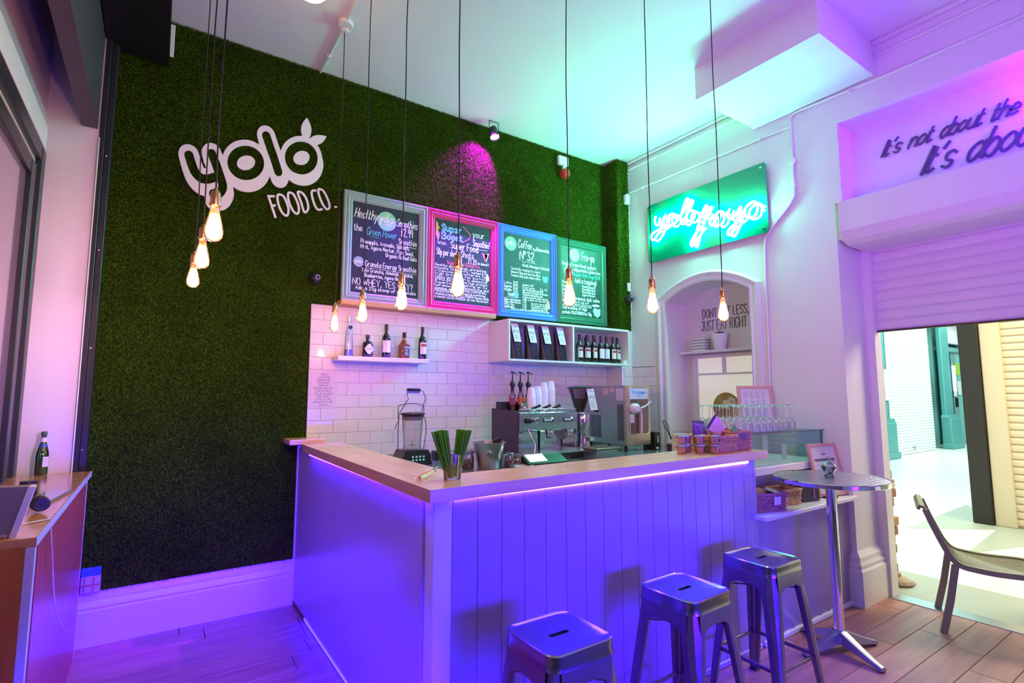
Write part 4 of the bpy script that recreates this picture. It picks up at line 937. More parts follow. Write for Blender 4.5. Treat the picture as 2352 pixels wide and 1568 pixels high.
# ================================================================== STOOLS
GUN = mat('gunmetal', (.24, .21, .21), .30, metal=.9, bump=.06, bscale=14, var=.12, vscale=9)
GUNT = mat('gunmetal_seat', (.34, .33, .40), .18, metal=1, bump=.05, bscale=10)
def rr2(w, d, r, n=5):
    p = []
    for cx_, cy_, a0 in ((w - r, d - r, 0), (-w + r, d - r, 90), (-w + r, -d + r, 180), (w - r, -d + r, 270)):
        for k in range(n + 1): a = math.radians(a0 + 90 * k / n); p.append((cx_ + r * math.cos(a), cy_ + r * math.sin(a)))
    return p
def stool(label, loc, rz, H=.72):
    t = thing('bar_stool', label, 'bar stool', loc, rz, None)
    # seat: dished rounded square with rolled edge and slot
    g = G(); W = .152
    rings = [rr2(W - .030, W - .030, .03), rr2(W - .016, W - .016, .038), rr2(W - .006, W - .006, .044), rr2(W, W, .048), rr2(W + .001, W + .001, .048), rr2(W - .001, W - .001, .048), rr2(W + .004, W + .004, .05)]
    zz = [H - .006, H - .004, H, H - .004, H - .014, H - .03, H - .055]
    n = len(rings[0]); vs = [(x, y, z) for rg, z in zip(rings, zz) for x, y in rg]; fs = []
    for a in range(len(rings) - 1):
        for k in range(n): l = (k + 1) % n; fs.append((a * n + k, (a + 1) * n + k, (a + 1) * n + l, a * n + l))
    sl_ = rr2(.045, .011, .0108, 5); o = len(vs); vs += [(x, y, H - .008) for x, y in sl_]; vs += [(x, y, H - .02) for x, y in sl_]
    for k in range(n): l = (k + 1) % n; fs.append((o + k, k, l, o + l)); fs.append((o + n + k, o + k, o + l, o + n + l))
    obj('seat', g.add(vs, fs), GUNT, t, 40)
    obj('slot_shadow', G().add([(x, y, H - .019) for x, y in sl_], [tuple(range(n))]), BLACK, t)
    # skirt: pressed apron with arched lower edge on each side
    for q in range(4):
        g = G(); m = 12; vs = []
        for k in range(m + 1):
            u = -1 + 2 * k / m; x = u * (W - .035); dep = .062 + .050 * abs(u) ** 3
            vs += [(x, W + .003, H - .05), (x, W + .004, H - .056), (x, W + .003 + dep * .05, H - .05 - dep), (x, W - .004, H - .05 - dep + .003)]
        fs = [(4 * k + j, 4 * k + j + 1, 4 * k + j + 5, 4 * k + j + 4) for k in range(m) for j in range(3)]
        g.add(vs, fs).rot('Z', 90 * q); obj('apron', g, GUN, t, 40)
    # four folded legs, wide at the top and narrow at the foot
    for sx in (-1, 1):
        for sy in (-1, 1):
            g = G(); vs = []; N = 9
            for k in range(N):
                f = k / (N - 1); z = H - .052 - f * (H - .052); c = W - .012 + .062 * f; w = .062 * (1 - f) + .026 * f; d = .020
                c -= .001; q_ = .045 * (1 - f) ** 2 + .010; e_ = c + .012
                pr = [(c - w, c + .012), (min(c - w * .5, e_ - q_ - .004), c + .014), (e_ - q_, e_ + .001), (e_ - q_ * .29, e_ - q_ * .29), (e_ + .001, e_ - q_), (c + .014, min(c - w * .5, e_ - q_ - .004)), (c + .012, c - w), (c - .002, c - w), (c - .004, c - .012), (c - .012, c - .004), (c - w, c - .002)]
                vs += [(sx * a, sy * b, z) for a, b in pr]
            m = 11; fs = []
            for k in range(N - 1):
                for j in range(m):
                    l = (j + 1) % m; q = (k * m + j, k * m + l, (k + 1) * m + l, (k + 1) * m + j); fs.append(q if sx * sy > 0 else tuple(reversed(q)))
            fs += [tuple(range(m - 1, -1, -1)), tuple((N - 1) * m + j for j in range(m))]
            lg_ = obj('leg', g.add(vs, fs), GUN, t, 40)
            obj('rubber_foot', G().box(sx * (W + .020), sy * (W + .020), 0, sx * (W + .066), sy * (W + .066), .012, .002), BLACK, lg_)
    b = W + .025
    for q in range(4): obj('footrest_bar', G().box(-b, b - .004, .215, b, b + .004, .235, .002).rot('Z', 90 * q), GUN, t)
    for q in (0, 1): obj('cross_brace', G().box(-b - .0, -.008, H - .16 + q * .004, b, .008, H - .156 + q * .004).rot('Z', 45 + 90 * q).tf(Matrix.Scale(1.0, 4)), GUN, t)
    return t
stool('metal bar stool at the bottom edge, nearest of the three', (1.300, 1.600, 0), 0)
stool('metal bar stool in the middle of the three before the bar', (2.075, 1.632, 0), math.radians(2))
stool('metal bar stool farthest right, beside the round table', (2.805, 1.690, 0), math.radians(-1))

# ================================================================== POSEUR TABLE
pt_ = thing('poseur_table', 'tall round steel table on a chrome post beside the doorway pier', 'table', (3.66, 1.705, 0))
SW = bpy.data.materials.new('swirled_steel'); SW.use_nodes = True; nt = SW.node_tree; b_ = nt.nodes['Principled BSDF']; b_.inputs['Metallic'].default_value = 1; b_.inputs['Base Color'].default_value = (.66, .67, .70, 1); b_.inputs['Roughness'].default_value = .2
tc = nt.nodes.new('ShaderNodeTexCoord'); vo = nt.nodes.new('ShaderNodeTexVoronoi'); vo.inputs['Scale'].default_value = 26; vo.inputs['Randomness'].default_value = .12
wv = nt.nodes.new('ShaderNodeMath'); wv.operation = 'MULTIPLY'; wv.inputs[1].default_value = 26; sn = nt.nodes.new('ShaderNodeMath'); sn.operation = 'SINE'
bp = nt.nodes.new('ShaderNodeBump'); bp.inputs['Strength'].default_value = .28; bp.inputs['Distance'].default_value = .004
nt.links.new(tc.outputs['Object'], vo.inputs['Vector']); nt.links.new(vo.outputs['Distance'], wv.inputs[0]); nt.links.new(wv.outputs[0], sn.inputs[0]); nt.links.new(sn.outputs[0], bp.inputs['Height']); nt.links.new(bp.outputs[0], b_.inputs['Normal'])
TZ = 1.065; TR = .335
obj('tabletop', G().lathe([(0, TZ - .004), (TR - .012, TZ - .004), (TR - .008, TZ)], seg=64).lathe([(TR - .008, TZ), (TR - .008, TZ - .004), (0, TZ - .004)], seg=64) if 0 else G().lathe([(0, TZ), (TR - .010, TZ)], seg=64), SW, pt_, 30)
obj('rim', G().lathe([(TR - .012, TZ + .0005), (TR - .004, TZ + .002), (TR, TZ - .004), (TR, TZ - .024), (TR - .006, TZ - .028), (TR - .02, TZ - .026), (0, TZ - .022)], seg=64), CHROME, pt_, 30)
obj('post', G().cyl((0, 0, .08), .030, TZ - .11, 28), CHROME, pt_, 40)
obj('top_plate', G().lathe([(.03, TZ - .07), (.05, TZ - .045), (.12, TZ - .03)], seg=28), STEEL, pt_, 40)
obj('hub', G().lathe([(.0, .05), (.05, .055), (.048, .09), (.034, .11), (.03, .13)], seg=24), mat('cast_aluminium', (.42, .43, .47), .35, metal=.9), pt_, 40)
for q in range(4):
    vs = []; N = 6
    for k in range(N):
        f = k / (N - 1); r = .03 + .255 * f; w = .034 * (1 - f) + .022 * f; zt = .095 * (1 - f) ** 1.2 + .032; zb = .045 * (1 - f) + .008
        vs += [(r, -w, zb), (r, -w * .8, zt - .006), (r, 0, zt), (r, w * .8, zt - .006), (r, w, zb)]
    fs = [(5 * k + j, 5 * k + (j + 1) % 5, 5 * k + 5 + (j + 1) % 5, 5 * k + 5 + j) for k in range(N - 1) for j in range(5)] + [tuple(range(4, -1, -1)), tuple(5 * (N - 1) + j for j in range(5))]
    o = obj('base_foot', G().add(vs, fs).rot('Z', 90 * q - 18), MATS['cast_aluminium'], pt_, 50)
    obj('glide', G().cyl((.27 * math.cos(math.radians(90 * q - 18)), .27 * math.sin(math.radians(90 * q - 18)), 0), .016, .012, 12), BLACK, o)
# glass candle pot on it
gj = thing('glass_jar', 'lidded cut glass jar standing on the round steel table', 'jar', (3.695, 1.725, TZ + .002))
obj('bowl', G().lathe([(0, 0), (.030, 0), (.032, .006), (.018, .014), (.030, .026), (.044, .05), (.046, .062), (.042, .062), (.03, .032), (0, .022)], seg=20), thin_glass('cut_glass', (.90, .97, .96), .45), gj, 25)
obj('lid', G().lathe([(.048, .063), (.046, .070), (.032, .085), (.014, .095), (.008, .102), (.012, .112), (.006, .124), (0, .128)], seg=20), MATS['cut_glass'], gj, 25)
obj('candle', G().lathe([(0, .024), (.026, .034), (.034, .048), (0, .05)], seg=16), mat('red_wax', (.30, .05, .08), .5), gj, 40)

# ================================================================== CHAIR AND TABLE IN THE DOORWAY
OL = mat('olive_resin', (.30, .29, .15), .42)
ch = thing('patio_chair', 'olive grey resin chair with perforated seat standing in the doorway', 'chair', (4.84, 1.25, 0), math.radians(-159.5))
# local: x = width, y = forwards; seat .46 wide, back leans away
def bar_(pts, w, d, name, par=ch):
    g = G(); P = [Vector(p) for p in pts]; vs = []
    for i, p in enumerate(P):
        t = (P[min(i + 1, len(P) - 1)] - P[max(i - 1, 0)]).normalized(); s_ = Vector((1, 0, 0)); nn = t.cross(s_).normalized(); f = 1
        vs += [p + s_ * w * .5 + nn * d * .5, p - s_ * w * .5 + nn * d * .5, p - s_ * w * .5 - nn * d * .5, p + s_ * w * .5 - nn * d * .5]
    fs = [(4 * k + j, 4 * k + (j + 1) % 4, 4 * k + 4 + (j + 1) % 4, 4 * k + 4 + j) for k in range(len(P) - 1) for j in range(4)] + [(3, 2, 1, 0), tuple(4 * (len(P) - 1) + j for j in range(4))]
    return obj(name, g.add(vs, fs), OL, par, 30)
hw_ = .235
prof_ = [(-.36, .815), (-.335, .80), (-.30, .70), (-.255, .585), (-.215, .50), (-.17, .455), (-.10, .440), (.02, .432), (.18, .436), (.245, .428)]
for s_ in (-1, 1):
    bar_([(s_ * hw_, y_, z_) for y_, z_ in smooth_pts(prof_[1:], 3)], .034, .034, 'side_rail')
    bar_([(s_ * (hw_ + .012), -.285, 0), (s_ * (hw_ + .006), -.235, .22), (s_ * hw_, -.195, .45)], .036, .040, 'leg')
    bar_([(s_ * (hw_ + .012), .27, 0), (s_ * (hw_ + .006), .24, .22), (s_ * hw_, .215, .43)], .036, .040, 'leg')
# perforated shell: lattice of diagonal ribs following the side profile
pr = smooth_pts(prof_, 5); L_ = [0]
for a, b in zip(pr, pr[1:]): L_.append(L_[-1] + math.hypot(b[0] - a[0], b[1] - a[1]))
def on(s_):
    s_ = max(0, min(L_[-1] - 1e-6, s_))
    for k in range(len(L_) - 1):
        if L_[k + 1] >= s_:
            f = (s_ - L_[k]) / (L_[k + 1] - L_[k] + 1e-9); a, b = pr[k], pr[k + 1]; return (a[0] + (b[0] - a[0]) * f, a[1] + (b[1] - a[1]) * f)
    return pr[-1]
g = G(); step = .024; nd = int(L_[-1] / step) + 20
for dirn in (1, -1):
    for k in range(-20, nd):
        pts = []
        for j in range(0, 19):
            x_ = -hw_ + 2 * hw_ * j / 18; s_ = k * step + dirn * (x_)
            if 0 <= s_ <= L_[-1]: y_, z_ = on(s_); pts.append((x_, y_, z_ - .008 * (1 - (x_ / hw_) ** 2) + .004))
        if len(pts) > 1: g.tube(pts, .0042, 4)
sh_ = obj('perforated_shell', g, OL, ch, 30); sh_['kind'] = 'stuff'
bar_([(0, -.375, .800), (0, -.362, .822), (0, -.34, .815)], 2 * hw_ + .03, .02, 'top_rail')
bar_([(0, .235, .432), (0, .262, .418)], 2 * hw_ + .03, .02, 'front_rail')
ct = thing('cafe_table', 'pale round cafe table cut by the right edge beyond the chair', 'table', (5.62, .70, 0))
obj('tabletop', G().cyl((0, 0, .715), .37, .022, 48, 2, .005), mat('pale_table_laminate', (.62, .66, .74), .35), ct, 40)
obj('post', G().cyl((0, 0, .02), .03, .70, 16), OL, ct, 40); obj('base', G().cyl((0, 0, 0), .2, .02, 28, 2, .005), OL, ct, 40)

# ================================================================== LEFT TABLE AND ITS THINGS
lt = thing('side_table', 'tall orange wood table against the left wall under three bulbs', 'table', (-.50, 3.40, 0))
obj('top', G().box(-.18, -.985, 1.09, .195, .88, 1.12, .002), TABTOP, lt)
obj('front_panel', G().box(-.18, -.985, 0, .170, -.955, 1.09, .001), TABW, lt)
obj('panel_edge_strip', G().box(.170, -.986, 0, .1955, -.952, 1.089, .001), mat('pale_edging', (.66, .60, .66), .35), lt)
obj('top_edge_strip', G().box(.1955, -.985, 1.088, .198, .89, 1.121, .0005), MATS['pale_edging'], lt)
obj('side_panel', G().box(.160, -.78, 0, .178, .885, 1.09, .001), wood('reddish_side_wood', (.46, .06, .07), (.60, .10, .10), 2, 4, .3), lt)
obj('side_edge_strip', G().box(.158, .885, 0, .18, .892, 1.09), MATS['pale_edging'], lt)
obj('foot', G().box(.135, -.95, 0, .165, -.80, 1.085, .002), mat('gap_shade_blue', (.03, .03, .08), .3, metal=.4), lt)  # dark blue upright put in for the shaded gap between the panels
# beer bottle
bt = thing('beer_bottle', 'green beer bottle with blue neck label on the left wood table', 'bottle', (-.538, 4.225, 1.121))
GG = thin_glass('green_bottle_glass', (.16, .42, .12), .3); 
obj('bottle_body', G().lathe([(0, .002), (.029, .002), (.031, .008), (.031, .11), (.029, .135), (.020, .17), (.0135, .20), (.0125, .235), (.0145, .237), (.0145, .244), (.0125, .246)], seg=24), GG, bt, 50)
obj('beer', G().lathe([(0, .004), (.0285, .006), (.0285, .09), (0, .09)], seg=20), mat('pale_beer', (.20, .30, .06), .3), bt, 50)
obj('cap', G().lathe([(.0150, .243), (.016, .250), (.013, .258), (0, .259)], seg=18), mat('dark_green_cap', (.06, .10, .05), .4), bt, 40)
obj('neck_label', G().lathe([(.0142, .222), (.0145, .19), (.0205, .172), (.019, .172)], seg=20), mat('silver_label', (.75, .72, .78), .4), bt, 50)
obj('neck_band', G().lathe([(.0185, .182), (.0215, .168)], seg=20), mat('blue_label', (.02, .08, .55), .4), bt, 50)
obj('front_label', G().box(-.0, -.0325, .05, .027, -.0318, .11).rot('Z', 12), MATS['silver_label'], bt)
def lens_(label, loc, r=.036, h=.055, ax=None):
    t = thing('camera_lens', label, 'lens', loc)
    g = G().lathe([(0, 0), (r * .9, 0), (r, .005), (r, .03), (r * .92, .032), (r * .92, .038), (r, .040), (r, h - .004), (r * .93, h), (0, h)], seg=28); obj('barrel', g, mat('lens_rubber', (.018, .014, .018), .45), t, 35)
    obj('cap', G().lathe([(r * .93, h), (r * .93, h + .010), (r * .84, h + .012), (0, h + .012)], seg=28), BLACK, t, 35); return t
lens_('black camera lens standing before the green bottle on the left table', (-.475, 3.40, 1.121), .034, .058)
l2 = lens_('dark camera lens lying beside the silver tablet on the left table', (-.375, 2.93, 1.157), .030, .05)
l2.rotation_euler = (math.radians(90), 0, math.radians(20))
tbx = thing('silver_tablet', 'thin silver tablet lying flat on the left table', 'tablet', (-.39, 3.28, 1.121), math.radians(-8))
obj('shell', G().box(-.05, -.17, .0, .055, .17, .010, .003), mat('tablet_silver', (.62, .60, .66), .22, metal=.7), tbx)
obj('screen', G().box(-.046, -.16, .0101, .050, .16, .0108), mat('tablet_screen', (.36, .34, .42), .1, coat=.5), tbx)
lp_ = thing('leaning_laptop', 'grey and white laptop stand leaning at the front of the left table', 'laptop', (-.47, 2.47, 1.121))
g = G(); g.prism([(-.17, 0), (.095, 0), (.135, .170), (-.17, .185)], 'xz', -.012, .012); g.rot('X', 8)
obj('grey_lid', g, mat('grey_lid', (.30, .27, .28), .4, metal=.3), lp_)
g = G(); g.prism([(.090, 0), (.108, 0), (.150, .168), (.131, .170)], 'xz', -.016, .016); g.rot('X', 8); obj('white_edge', g, mat('white_casing', (.80, .76, .84), .4), lp_)
obj('cream_base', G().box(-.17, -.02, 0, .085, .05, .012, .003), mat('cream_base', (.42, .38, .28), .5), lp_)
wc = obj('white_cable', G().tube(smooth_pts([(0, 0, 0), (.06, .05, .001), (.13, .10, .001), (.142, .12, -.01), (.146, .22, -.15), (.150, .42, -.42), (.158, .72, -.62), (.175, .95, -.72)], 5), .0022, 6), WPL, None, 60)
tag(wc, 'thin white cable trailing off the left table down its side', 'cable', loc=(-.45, 2.60, 1.124))
sk = thing('wall_socket', 'wall socket box with blue top and orange crosses on the skirting', 'socket', (-.27, YW - .028, .335))
obj('plate', G().box(-.055, -.010, 0, .048, .02, .155, .004), mat('lilac_plate', (.62, .52, .75), .4), sk); obj('blue_top', G().box(-.055, -.012, .105, .048, .02, .157, .003), mat('socket_blue', (.05, .15, .60), .4), sk)
g = G()
for x_ in (-.035, .012): g.box(x_ - .004, -.0135, 0.005, x_ + .004, -.009, .10)
g.box(-.053, -.013, .045, .046, -.009, .055); obj('orange_cross', g, mat('socket_orange', (.55, .18, .06), .5), sk)

# ================================================================== BOTTLES ON THE WALL SHELF
ws = obj('bottle_shelf', G().box(0, 0, 0, .80, .20, .036, .003), GLOSSW); tag(ws, 'white floating shelf on the tiles with five bottles', 'shelf', loc=(1.195, 4.235, 1.875))
DG = mat('dark_wine_glass', (.008, .010, .008), .06, coat=1)
LBL = mat('cream_label', (.80, .74, .66), .6); LBR = mat('label_red', (.45, .05, .06), .6)
def wine(label, loc, h=.30, plain=True, group=None, name='wine_bottle'):
    t = thing(name, label, 'bottle', loc, random.uniform(-.25, .25), group); k = h / .30
    obj('bottle', G().lathe([(0, 0), (.034, 0), (.037, .004), (.037, .17 * k), (.034, .19 * k), (.020, .212 * k), (.014, .225 * k), (.0135, .29 * k), (0, .29 * k)], seg=24), DG, t, 50)
    obj('capsule', G().lathe([(.0142, .235 * k), (.0148, .24 * k), (.0150, .298 * k), (.012, h), (0, h)], seg=20), mat('dark_foil', (.03, .02, .025), .35), t, 40)
    g = G(); vs = []; n = 10
    for i in range(n + 1):
        a = -PI / 2 + (i / n - .5) * 2.1; vs += [(.0376 * math.cos(a), .0376 * math.sin(a), .05 * k), (.0376 * math.cos(a), .0376 * math.sin(a), .155 * k)]
    g.add(vs, [(2 * i, 2 * i + 2, 2 * i + 3, 2 * i + 1) for i in range(n)])
    lb = obj('front_label', g, mat('white_label', (.84, .82, .84), .6) if plain else LBL, t)
    if not plain:
        g = G(); vs = []
        for i in range(n + 1):
            a = -PI / 2 + (i / n - .5) * 1.6; vs += [(.0379 * math.cos(a), .0379 * math.sin(a), .118 * k), (.0379 * math.cos(a), .0379 * math.sin(a), .142 * k)]
        obj('label_band', g.add(vs, [(2 * i, 2 * i + 2, 2 * i + 3, 2 * i + 1) for i in range(n)]), LBR, lb)
    return t
SZ = 1.9115
v = thing('vodka_bottle', 'tall clear spirit bottle fading to blue at the base, leftmost on the shelf', 'bottle', (1.308, 4.34, SZ))
obj('bottle', G().lathe([(0, .0), (.034, 0), (.036, .005), (.033, .12), (.027, .21), (.018, .25), (.0125, .27), (.0125, .30)], seg=24), thin_glass('clear_bottle_glass', (.93, .94, .99), .25, .03, .12), v, 50)
obj('blue_base', G().lathe([(0, .003), (.0345, .004), (.034, .045), (.033, .06), (0, .06)], seg=24), mat('cobalt_glass', (.01, .04, .50), .08, coat=1), v, 50)
obj('cap', G().lathe([(.0155, .29), (.0165, .292), (.0165, .335), (0, .337)], seg=20), mat('silver_cap', (.75, .76, .82), .25, metal=.6), v, 40)
obj('round_badge', G().cyl((.004, -.0275, .245), .017, .006, 20, 1), mat('navy_badge', (.02, .02, .12), .4), v)
gn = thing('gin_bottle', 'squat dark apothecary bottle with white diamond label on the shelf', 'bottle', (1.468, 4.34, SZ))
obj('bottle', G().lathe([(0, 0), (.042, 0), (.045, .006), (.045, .115), (.040, .130), (.018, .140), (.014, .148), (.014, .17)], seg=24), DG, gn, 50)
obj('cap', G().lathe([(.016, .165), (.017, .168), (.017, .193), (0, .195)], seg=20), mat('dark_foil'), gn, 40)
obj('diamond_label', G().prism([(-.040, .07), (-.010, .112), (.010, .112), (.040, .07), (.010, .028), (-.010, .028)], 'xz', -.0475, -.044), mat('white_label'), gn)
obj('label_print', G().prism([(-.024, .067), (-.024, .074), (.024, .074), (.024, .067)], 'xz', -.0480, -.0474), mat('label_grey', (.35, .33, .36), .6), gn)
wine('red wine bottle with plain white label in the middle of the wall shelf', (1.632, 4.34, SZ), .298, True)
wh = thing('whiskey_bottle', 'square amber whiskey bottle with black label, fourth on the shelf', 'bottle', (1.797, 4.34, SZ), .25)
obj('bottle', G().box(-.040, -.037, 0, .040, .037, .135, .010).lathe([(.036, .132), (.034, .142), (.018, .165), (.014, .172), (.014, .19)], seg=20), mat('amber_liquor', (.22, .05, .012), .08, coat=1), wh, 40)
obj('neck_band', G().lathe([(.0145, .172), (.0150, .186)], seg=18), mat('gold_sticker'), wh)
obj('cap', G().lathe([(.0150, .186), (.0158, .190), (.0158, .236), (0, .238)], seg=20), BLACK, wh, 40)
wl = obj('black_label', G().box(-.030, -.0385, .025, .030, -.0368, .115, .001), mat('black_label', (.02, .02, .025), .6), wh)
g = G(); fr = ((0, -.0388, 0), (1, 0, 0), (0, 0, 1), (0, -1, 0))
ribbon(g, [(-.026, .097), (-.014, .103), (0, .105), (.014, .103), (.026, .097)], fr, .004, .0005); ribbon(g, smooth_pts([(-.014, .078), (0, .088), (.014, .078), (0, .068), (-.014, .078)], 4), fr, .002, .0005)
for z_ in (.056, .046, .036): ribbon(g, [(-.018, z_), (.018, z_)], fr, .0016, .0005)
obj('label_print', g, mat('white_label'), wl)
wine('red wine bottle with cream and red label, rightmost on the wall shelf', (1.971, 4.34, SZ), .298, False)

# ================================================================== OPEN CABINET
cb = thing('wall_cabinet', 'open white two-bay wall cabinet under the chalkboards', 'cabinet', (2.725, 4.065, 1.918))
CW, CHh, CD = 1.625, .400, .372
obj('side', G().box(0, 0, 0, .020, CD, CHh, .001), WHITE, cb); obj('side', G().box(CW - .02, 0, 0, CW, CD, CHh, .001), WHITE, cb)
obj('top', G().box(.02, 0, CHh - .022, CW - .02, CD, CHh, .001), WHITE, cb); obj('bottom', G().box(.02, 0, 0, CW - .02, CD, .020, .001), WHITE, cb)
obj('divider', G().box(.795, 0.001, .02, .817, CD, CHh - .022, .001), WHITE, cb); obj('back', G().box(.02, CD - .006, .02, CW - .02, CD, CHh - .022), WHITE, cb)
BAG = mat('black_foil_bag', (.02, .02, .024), .25, bump=.5, bscale=25)
def cbag(x, y, label, lean, rz):
    t = thing('coffee_bag', label, 'bag', (x, y, 1.939), rz)
    vs = []; N = 7
    for k in range(N):
        f = k / (N - 1); z = .34 * f * (1 - .02); w = .068 * (1 - .12 * f); d = .045 * (1 - f) ** .7 + .006; dx = lean * f * f
        for a in range(12): th = 2 * PI * a / 12; c, s_ = math.cos(th), math.sin(th); vs.append((dx + w * math.copysign(abs(c) ** .5, c), d * math.copysign(abs(s_) ** .6, s_), z))
    fs = [(12 * k + a, 12 * k + (a + 1) % 12, 12 * k + 12 + (a + 1) % 12, 12 * k + 12 + a) for k in range(N - 1) for a in range(12)] + [tuple(range(11, -1, -1)), tuple(12 * (N - 1) + a for a in range(12))]
    obj('bag', G().add(vs, fs), BAG, t, 50)
    g = G(); x0 = lean * .75 - .042; g.add([(x0, -.012, .345), (x0 + .084, -.012, .345), (x0 + .10, -.052, .165), (x0 + .022, -.052, .165), (x0 + .002, -.022, .33), (x0 + .084, -.022, .33)], [(0, 1, 5, 4), (4, 5, 2, 3)])
    g.add([(x0, -.010, .345), (x0 + .084, -.010, .345), (x0 + .10, -.050, .165), (x0 + .022, -.050, .165)], [(0, 3, 2, 1)])
    lb = obj('card_tag', g, mat('white_card', (.84, .84, .82), .6), t)
    O = Vector((x0 + .022, -.0535, .165)); u = Vector((1, 0, 0)); vv = (Vector((x0 + .002, -.0235, .33)) - O).normalized()
    g = G(); fr = (O, u, vv, Vector((0, -1, .1)).normalized())
    text(g, 'N\u00ba32', fr, .010, .090, .024, .0014, th=.001); 
    ribbon(g, [(.030, .152), (.062, .152)], fr, .003, .001)
    for q in range(5): ribbon(g, [(.014, .068 - q * .010), (.050 + .01 * (q % 2), .068 - q * .010)], fr, .0011, .001)
    obj('card_print', g, mat('card_green_grey', (.22, .33, .28), .6), lb)
names = ['leftmost', 'second from left', 'third from left', 'rightmost']
for i, x in enumerate((2.845, 3.035, 3.215, 3.405)): cbag(x, 4.13, 'black coffee bag with white N\u00ba32 card in the cabinet, %s of four' % names[i], -.03, .0)
random.seed(9)
wp = wine('w', (3.665, 4.13, 1.9385), .295, False); wq = wine('w', (3.0, 4.1, 1.94), .295, True)
spots = [(3.665, 4.13, 0, 'cream labelled wine bottle against the cabinet divider'), (3.765, 4.12, 0, 'cream labelled wine bottle, second from the cabinet divider'), (3.86, 4.12, 0, 'cream labelled wine bottle left of the two white labelled ones'),
    (3.965, 4.12, 1, 'white labelled wine bottle in the cabinet, left of the pair'), (4.055, 4.13, 1, 'white labelled wine bottle in the cabinet, right of the pair'), (4.145, 4.12, 0, 'cream labelled wine bottle just right of the white labelled pair'), (4.232, 4.14, 0, 'cream labelled wine bottle at the right end beside the napkins')]
for i, (x, y, k, lb) in enumerate(spots):
    if i == 0: wp.location = (x, y, 1.9385); wp['label'] = lb; wp['group'] = 'wine bottles in the wall cabinet'
    elif k == 1 and i == 3: wq.location = (x, y, 1.9385); wq['label'] = lb; wq['group'] = 'wine bottles in the wall cabinet'
    else: dup(wq if k else wp, (x, y, 1.9385), random.uniform(-.3, .3), lb, 'wine bottles in the wall cabinet')
for x, y in ((3.80, 4.28), (3.90, 4.29), (4.01, 4.27)): dup(wq, (x, y, 1.9385), 0, 'wine bottle half hidden in the back row of the cabinet', 'back row wine bottles')
for k in range(14):
    o = obj('napkin_pack', G().box(-.03, -.04, 0, .03, .04, .0095, .001), mat('white_card'), None) if k == 0 else obj('napkin_pack', bpy.data.meshes['napkin_pack'], None)
    tag(o, 'small white carton in the stack at the right of the wine bottles', 'carton', 'white cartons in the cabinet', loc=(4.305 - (k > 9) * .0, 4.22, 1.9385 + k * .0101) if k < 10 else (4.305, 4.13, 1.9385 + (k - 10) * .0101))

# ================================================================== NOTICE ON THE TILES
nt_ = thing('laminated_notice', 'laminated white notice about drugs taped to the left end of the tiles', 'notice', (1.04, YW - .014, 1.49))
obj('sheet', G().box(0, -.0015, 0, .21, .0, .30, .0004), mat('laminate', (.80, .74, .82), .12, coat=.6), nt_)
g = G(); fr = ((0, -.0019, 0), (1, 0, 0), (0, 0, 1), (0, -1, 0)); y = .268
for s, a, b in (('DRUGS', .075, .13), ('ANY PERSON', .06, .15), ('YOUNG/OTHER', .045, .155), ('POSSESSING,', .05, .15), ('USING OR', .06, .14), ('DISTRIBUTING ANY', .02, .18), ('TYPE OF DRUG,', .035, .17), ('WILL BE BANNED', .03, .175), ('FROM THESE', .05, .15), ('TYPE OF AND', .04, .165), ('REPORTED TO THE', .025, .18), ('POLICE', .07, .135)):
    text_fit(g, s, fr, a, b, y, .0135, .0011, th=.0003); y -= .0225
ribbon(g, [(.025, .0155), (.18, .0155)], fr, .0007, .0003)
obj('notice_print', g, mat('print_violet_grey', (.25, .20, .32), .6), nt_)['kind'] = 'stuff'

# ================================================================== BACK BENCH MACHINES
BZ = 1.051
bl = thing('blender', 'black based blender with clear jug and tall wire handle by the tiles', 'blender', (1.722, 3.95, BZ))
g = G(); g.prism([(-.130, 0), (.130, 0), (.115, .07), (.095, .115), (-.095, .115), (-.115, .07)], 'xz', -.10, .10)
obj('base', g, mat('blender_black', (.02, .022, .03), .3), bl, 30)
pn = obj('control_panel', G().prism([(-.07, .02), (.075, .02), (.065, .085), (-.06, .085)], 'xz', -.104, -.10), mat('panel_teal_black', (.01, .04, .05), .25), bl)
g = G()
for i in range(4):
    for j in range(2): g.box(-.045 + i * .03, -.107, .035 + j * .025, -.03 + i * .03, -.103, .048 + j * .025, .001)
obj('button', g, mat('pale_buttons', (.35, .55, .55), .4, emit=(.3, .8, .7), es=.25), pn)['kind'] = 'stuff'
obj('jug', G().lathe([(0, .125), (.065, .125), (.068, .14), (.078, .26), (.085, .36), (.088, .375), (.084, .375), (.076, .26), (.064, .145), (0, .145)], seg=28), thin_glass('jug_glass', (.95, .96, .98), .15, .05, .14), bl, 40)
obj('blade', G().lathe([(0, .145), (.03, .148), (.012, .16), (.006, .19), (0, .192)], seg=8), STEEL, bl)
obj('jug_collar', G().lathe([(.062, .115), (.072, .118), (.072, .140), (.064, .142)], seg=28), thin_glass('jug_glass'), bl, 40)
obj('lid', G().lathe([(.078, .345), (.084, .350), (.086, .385), (.10, .392), (.098, .402), (.06, .408), (0, .408)], seg=28), BLACK, bl, 40)
obj('wire_bail', G().tube(smooth_pts([(-.118, 0, .10), (-.122, 0, .25), (-.118, 0, .34), (-.125, 0, .38), (-.122, 0, .455), (-.10, 0, .468), (0, 0, .478), (.08, 0, .465), (.095, 0, .45), (.095, 0, .38), (.11, 0, .34), (.118, 0, .25), (.095, 0, .10)], 4), .003, 6), DARK, bl, 60)
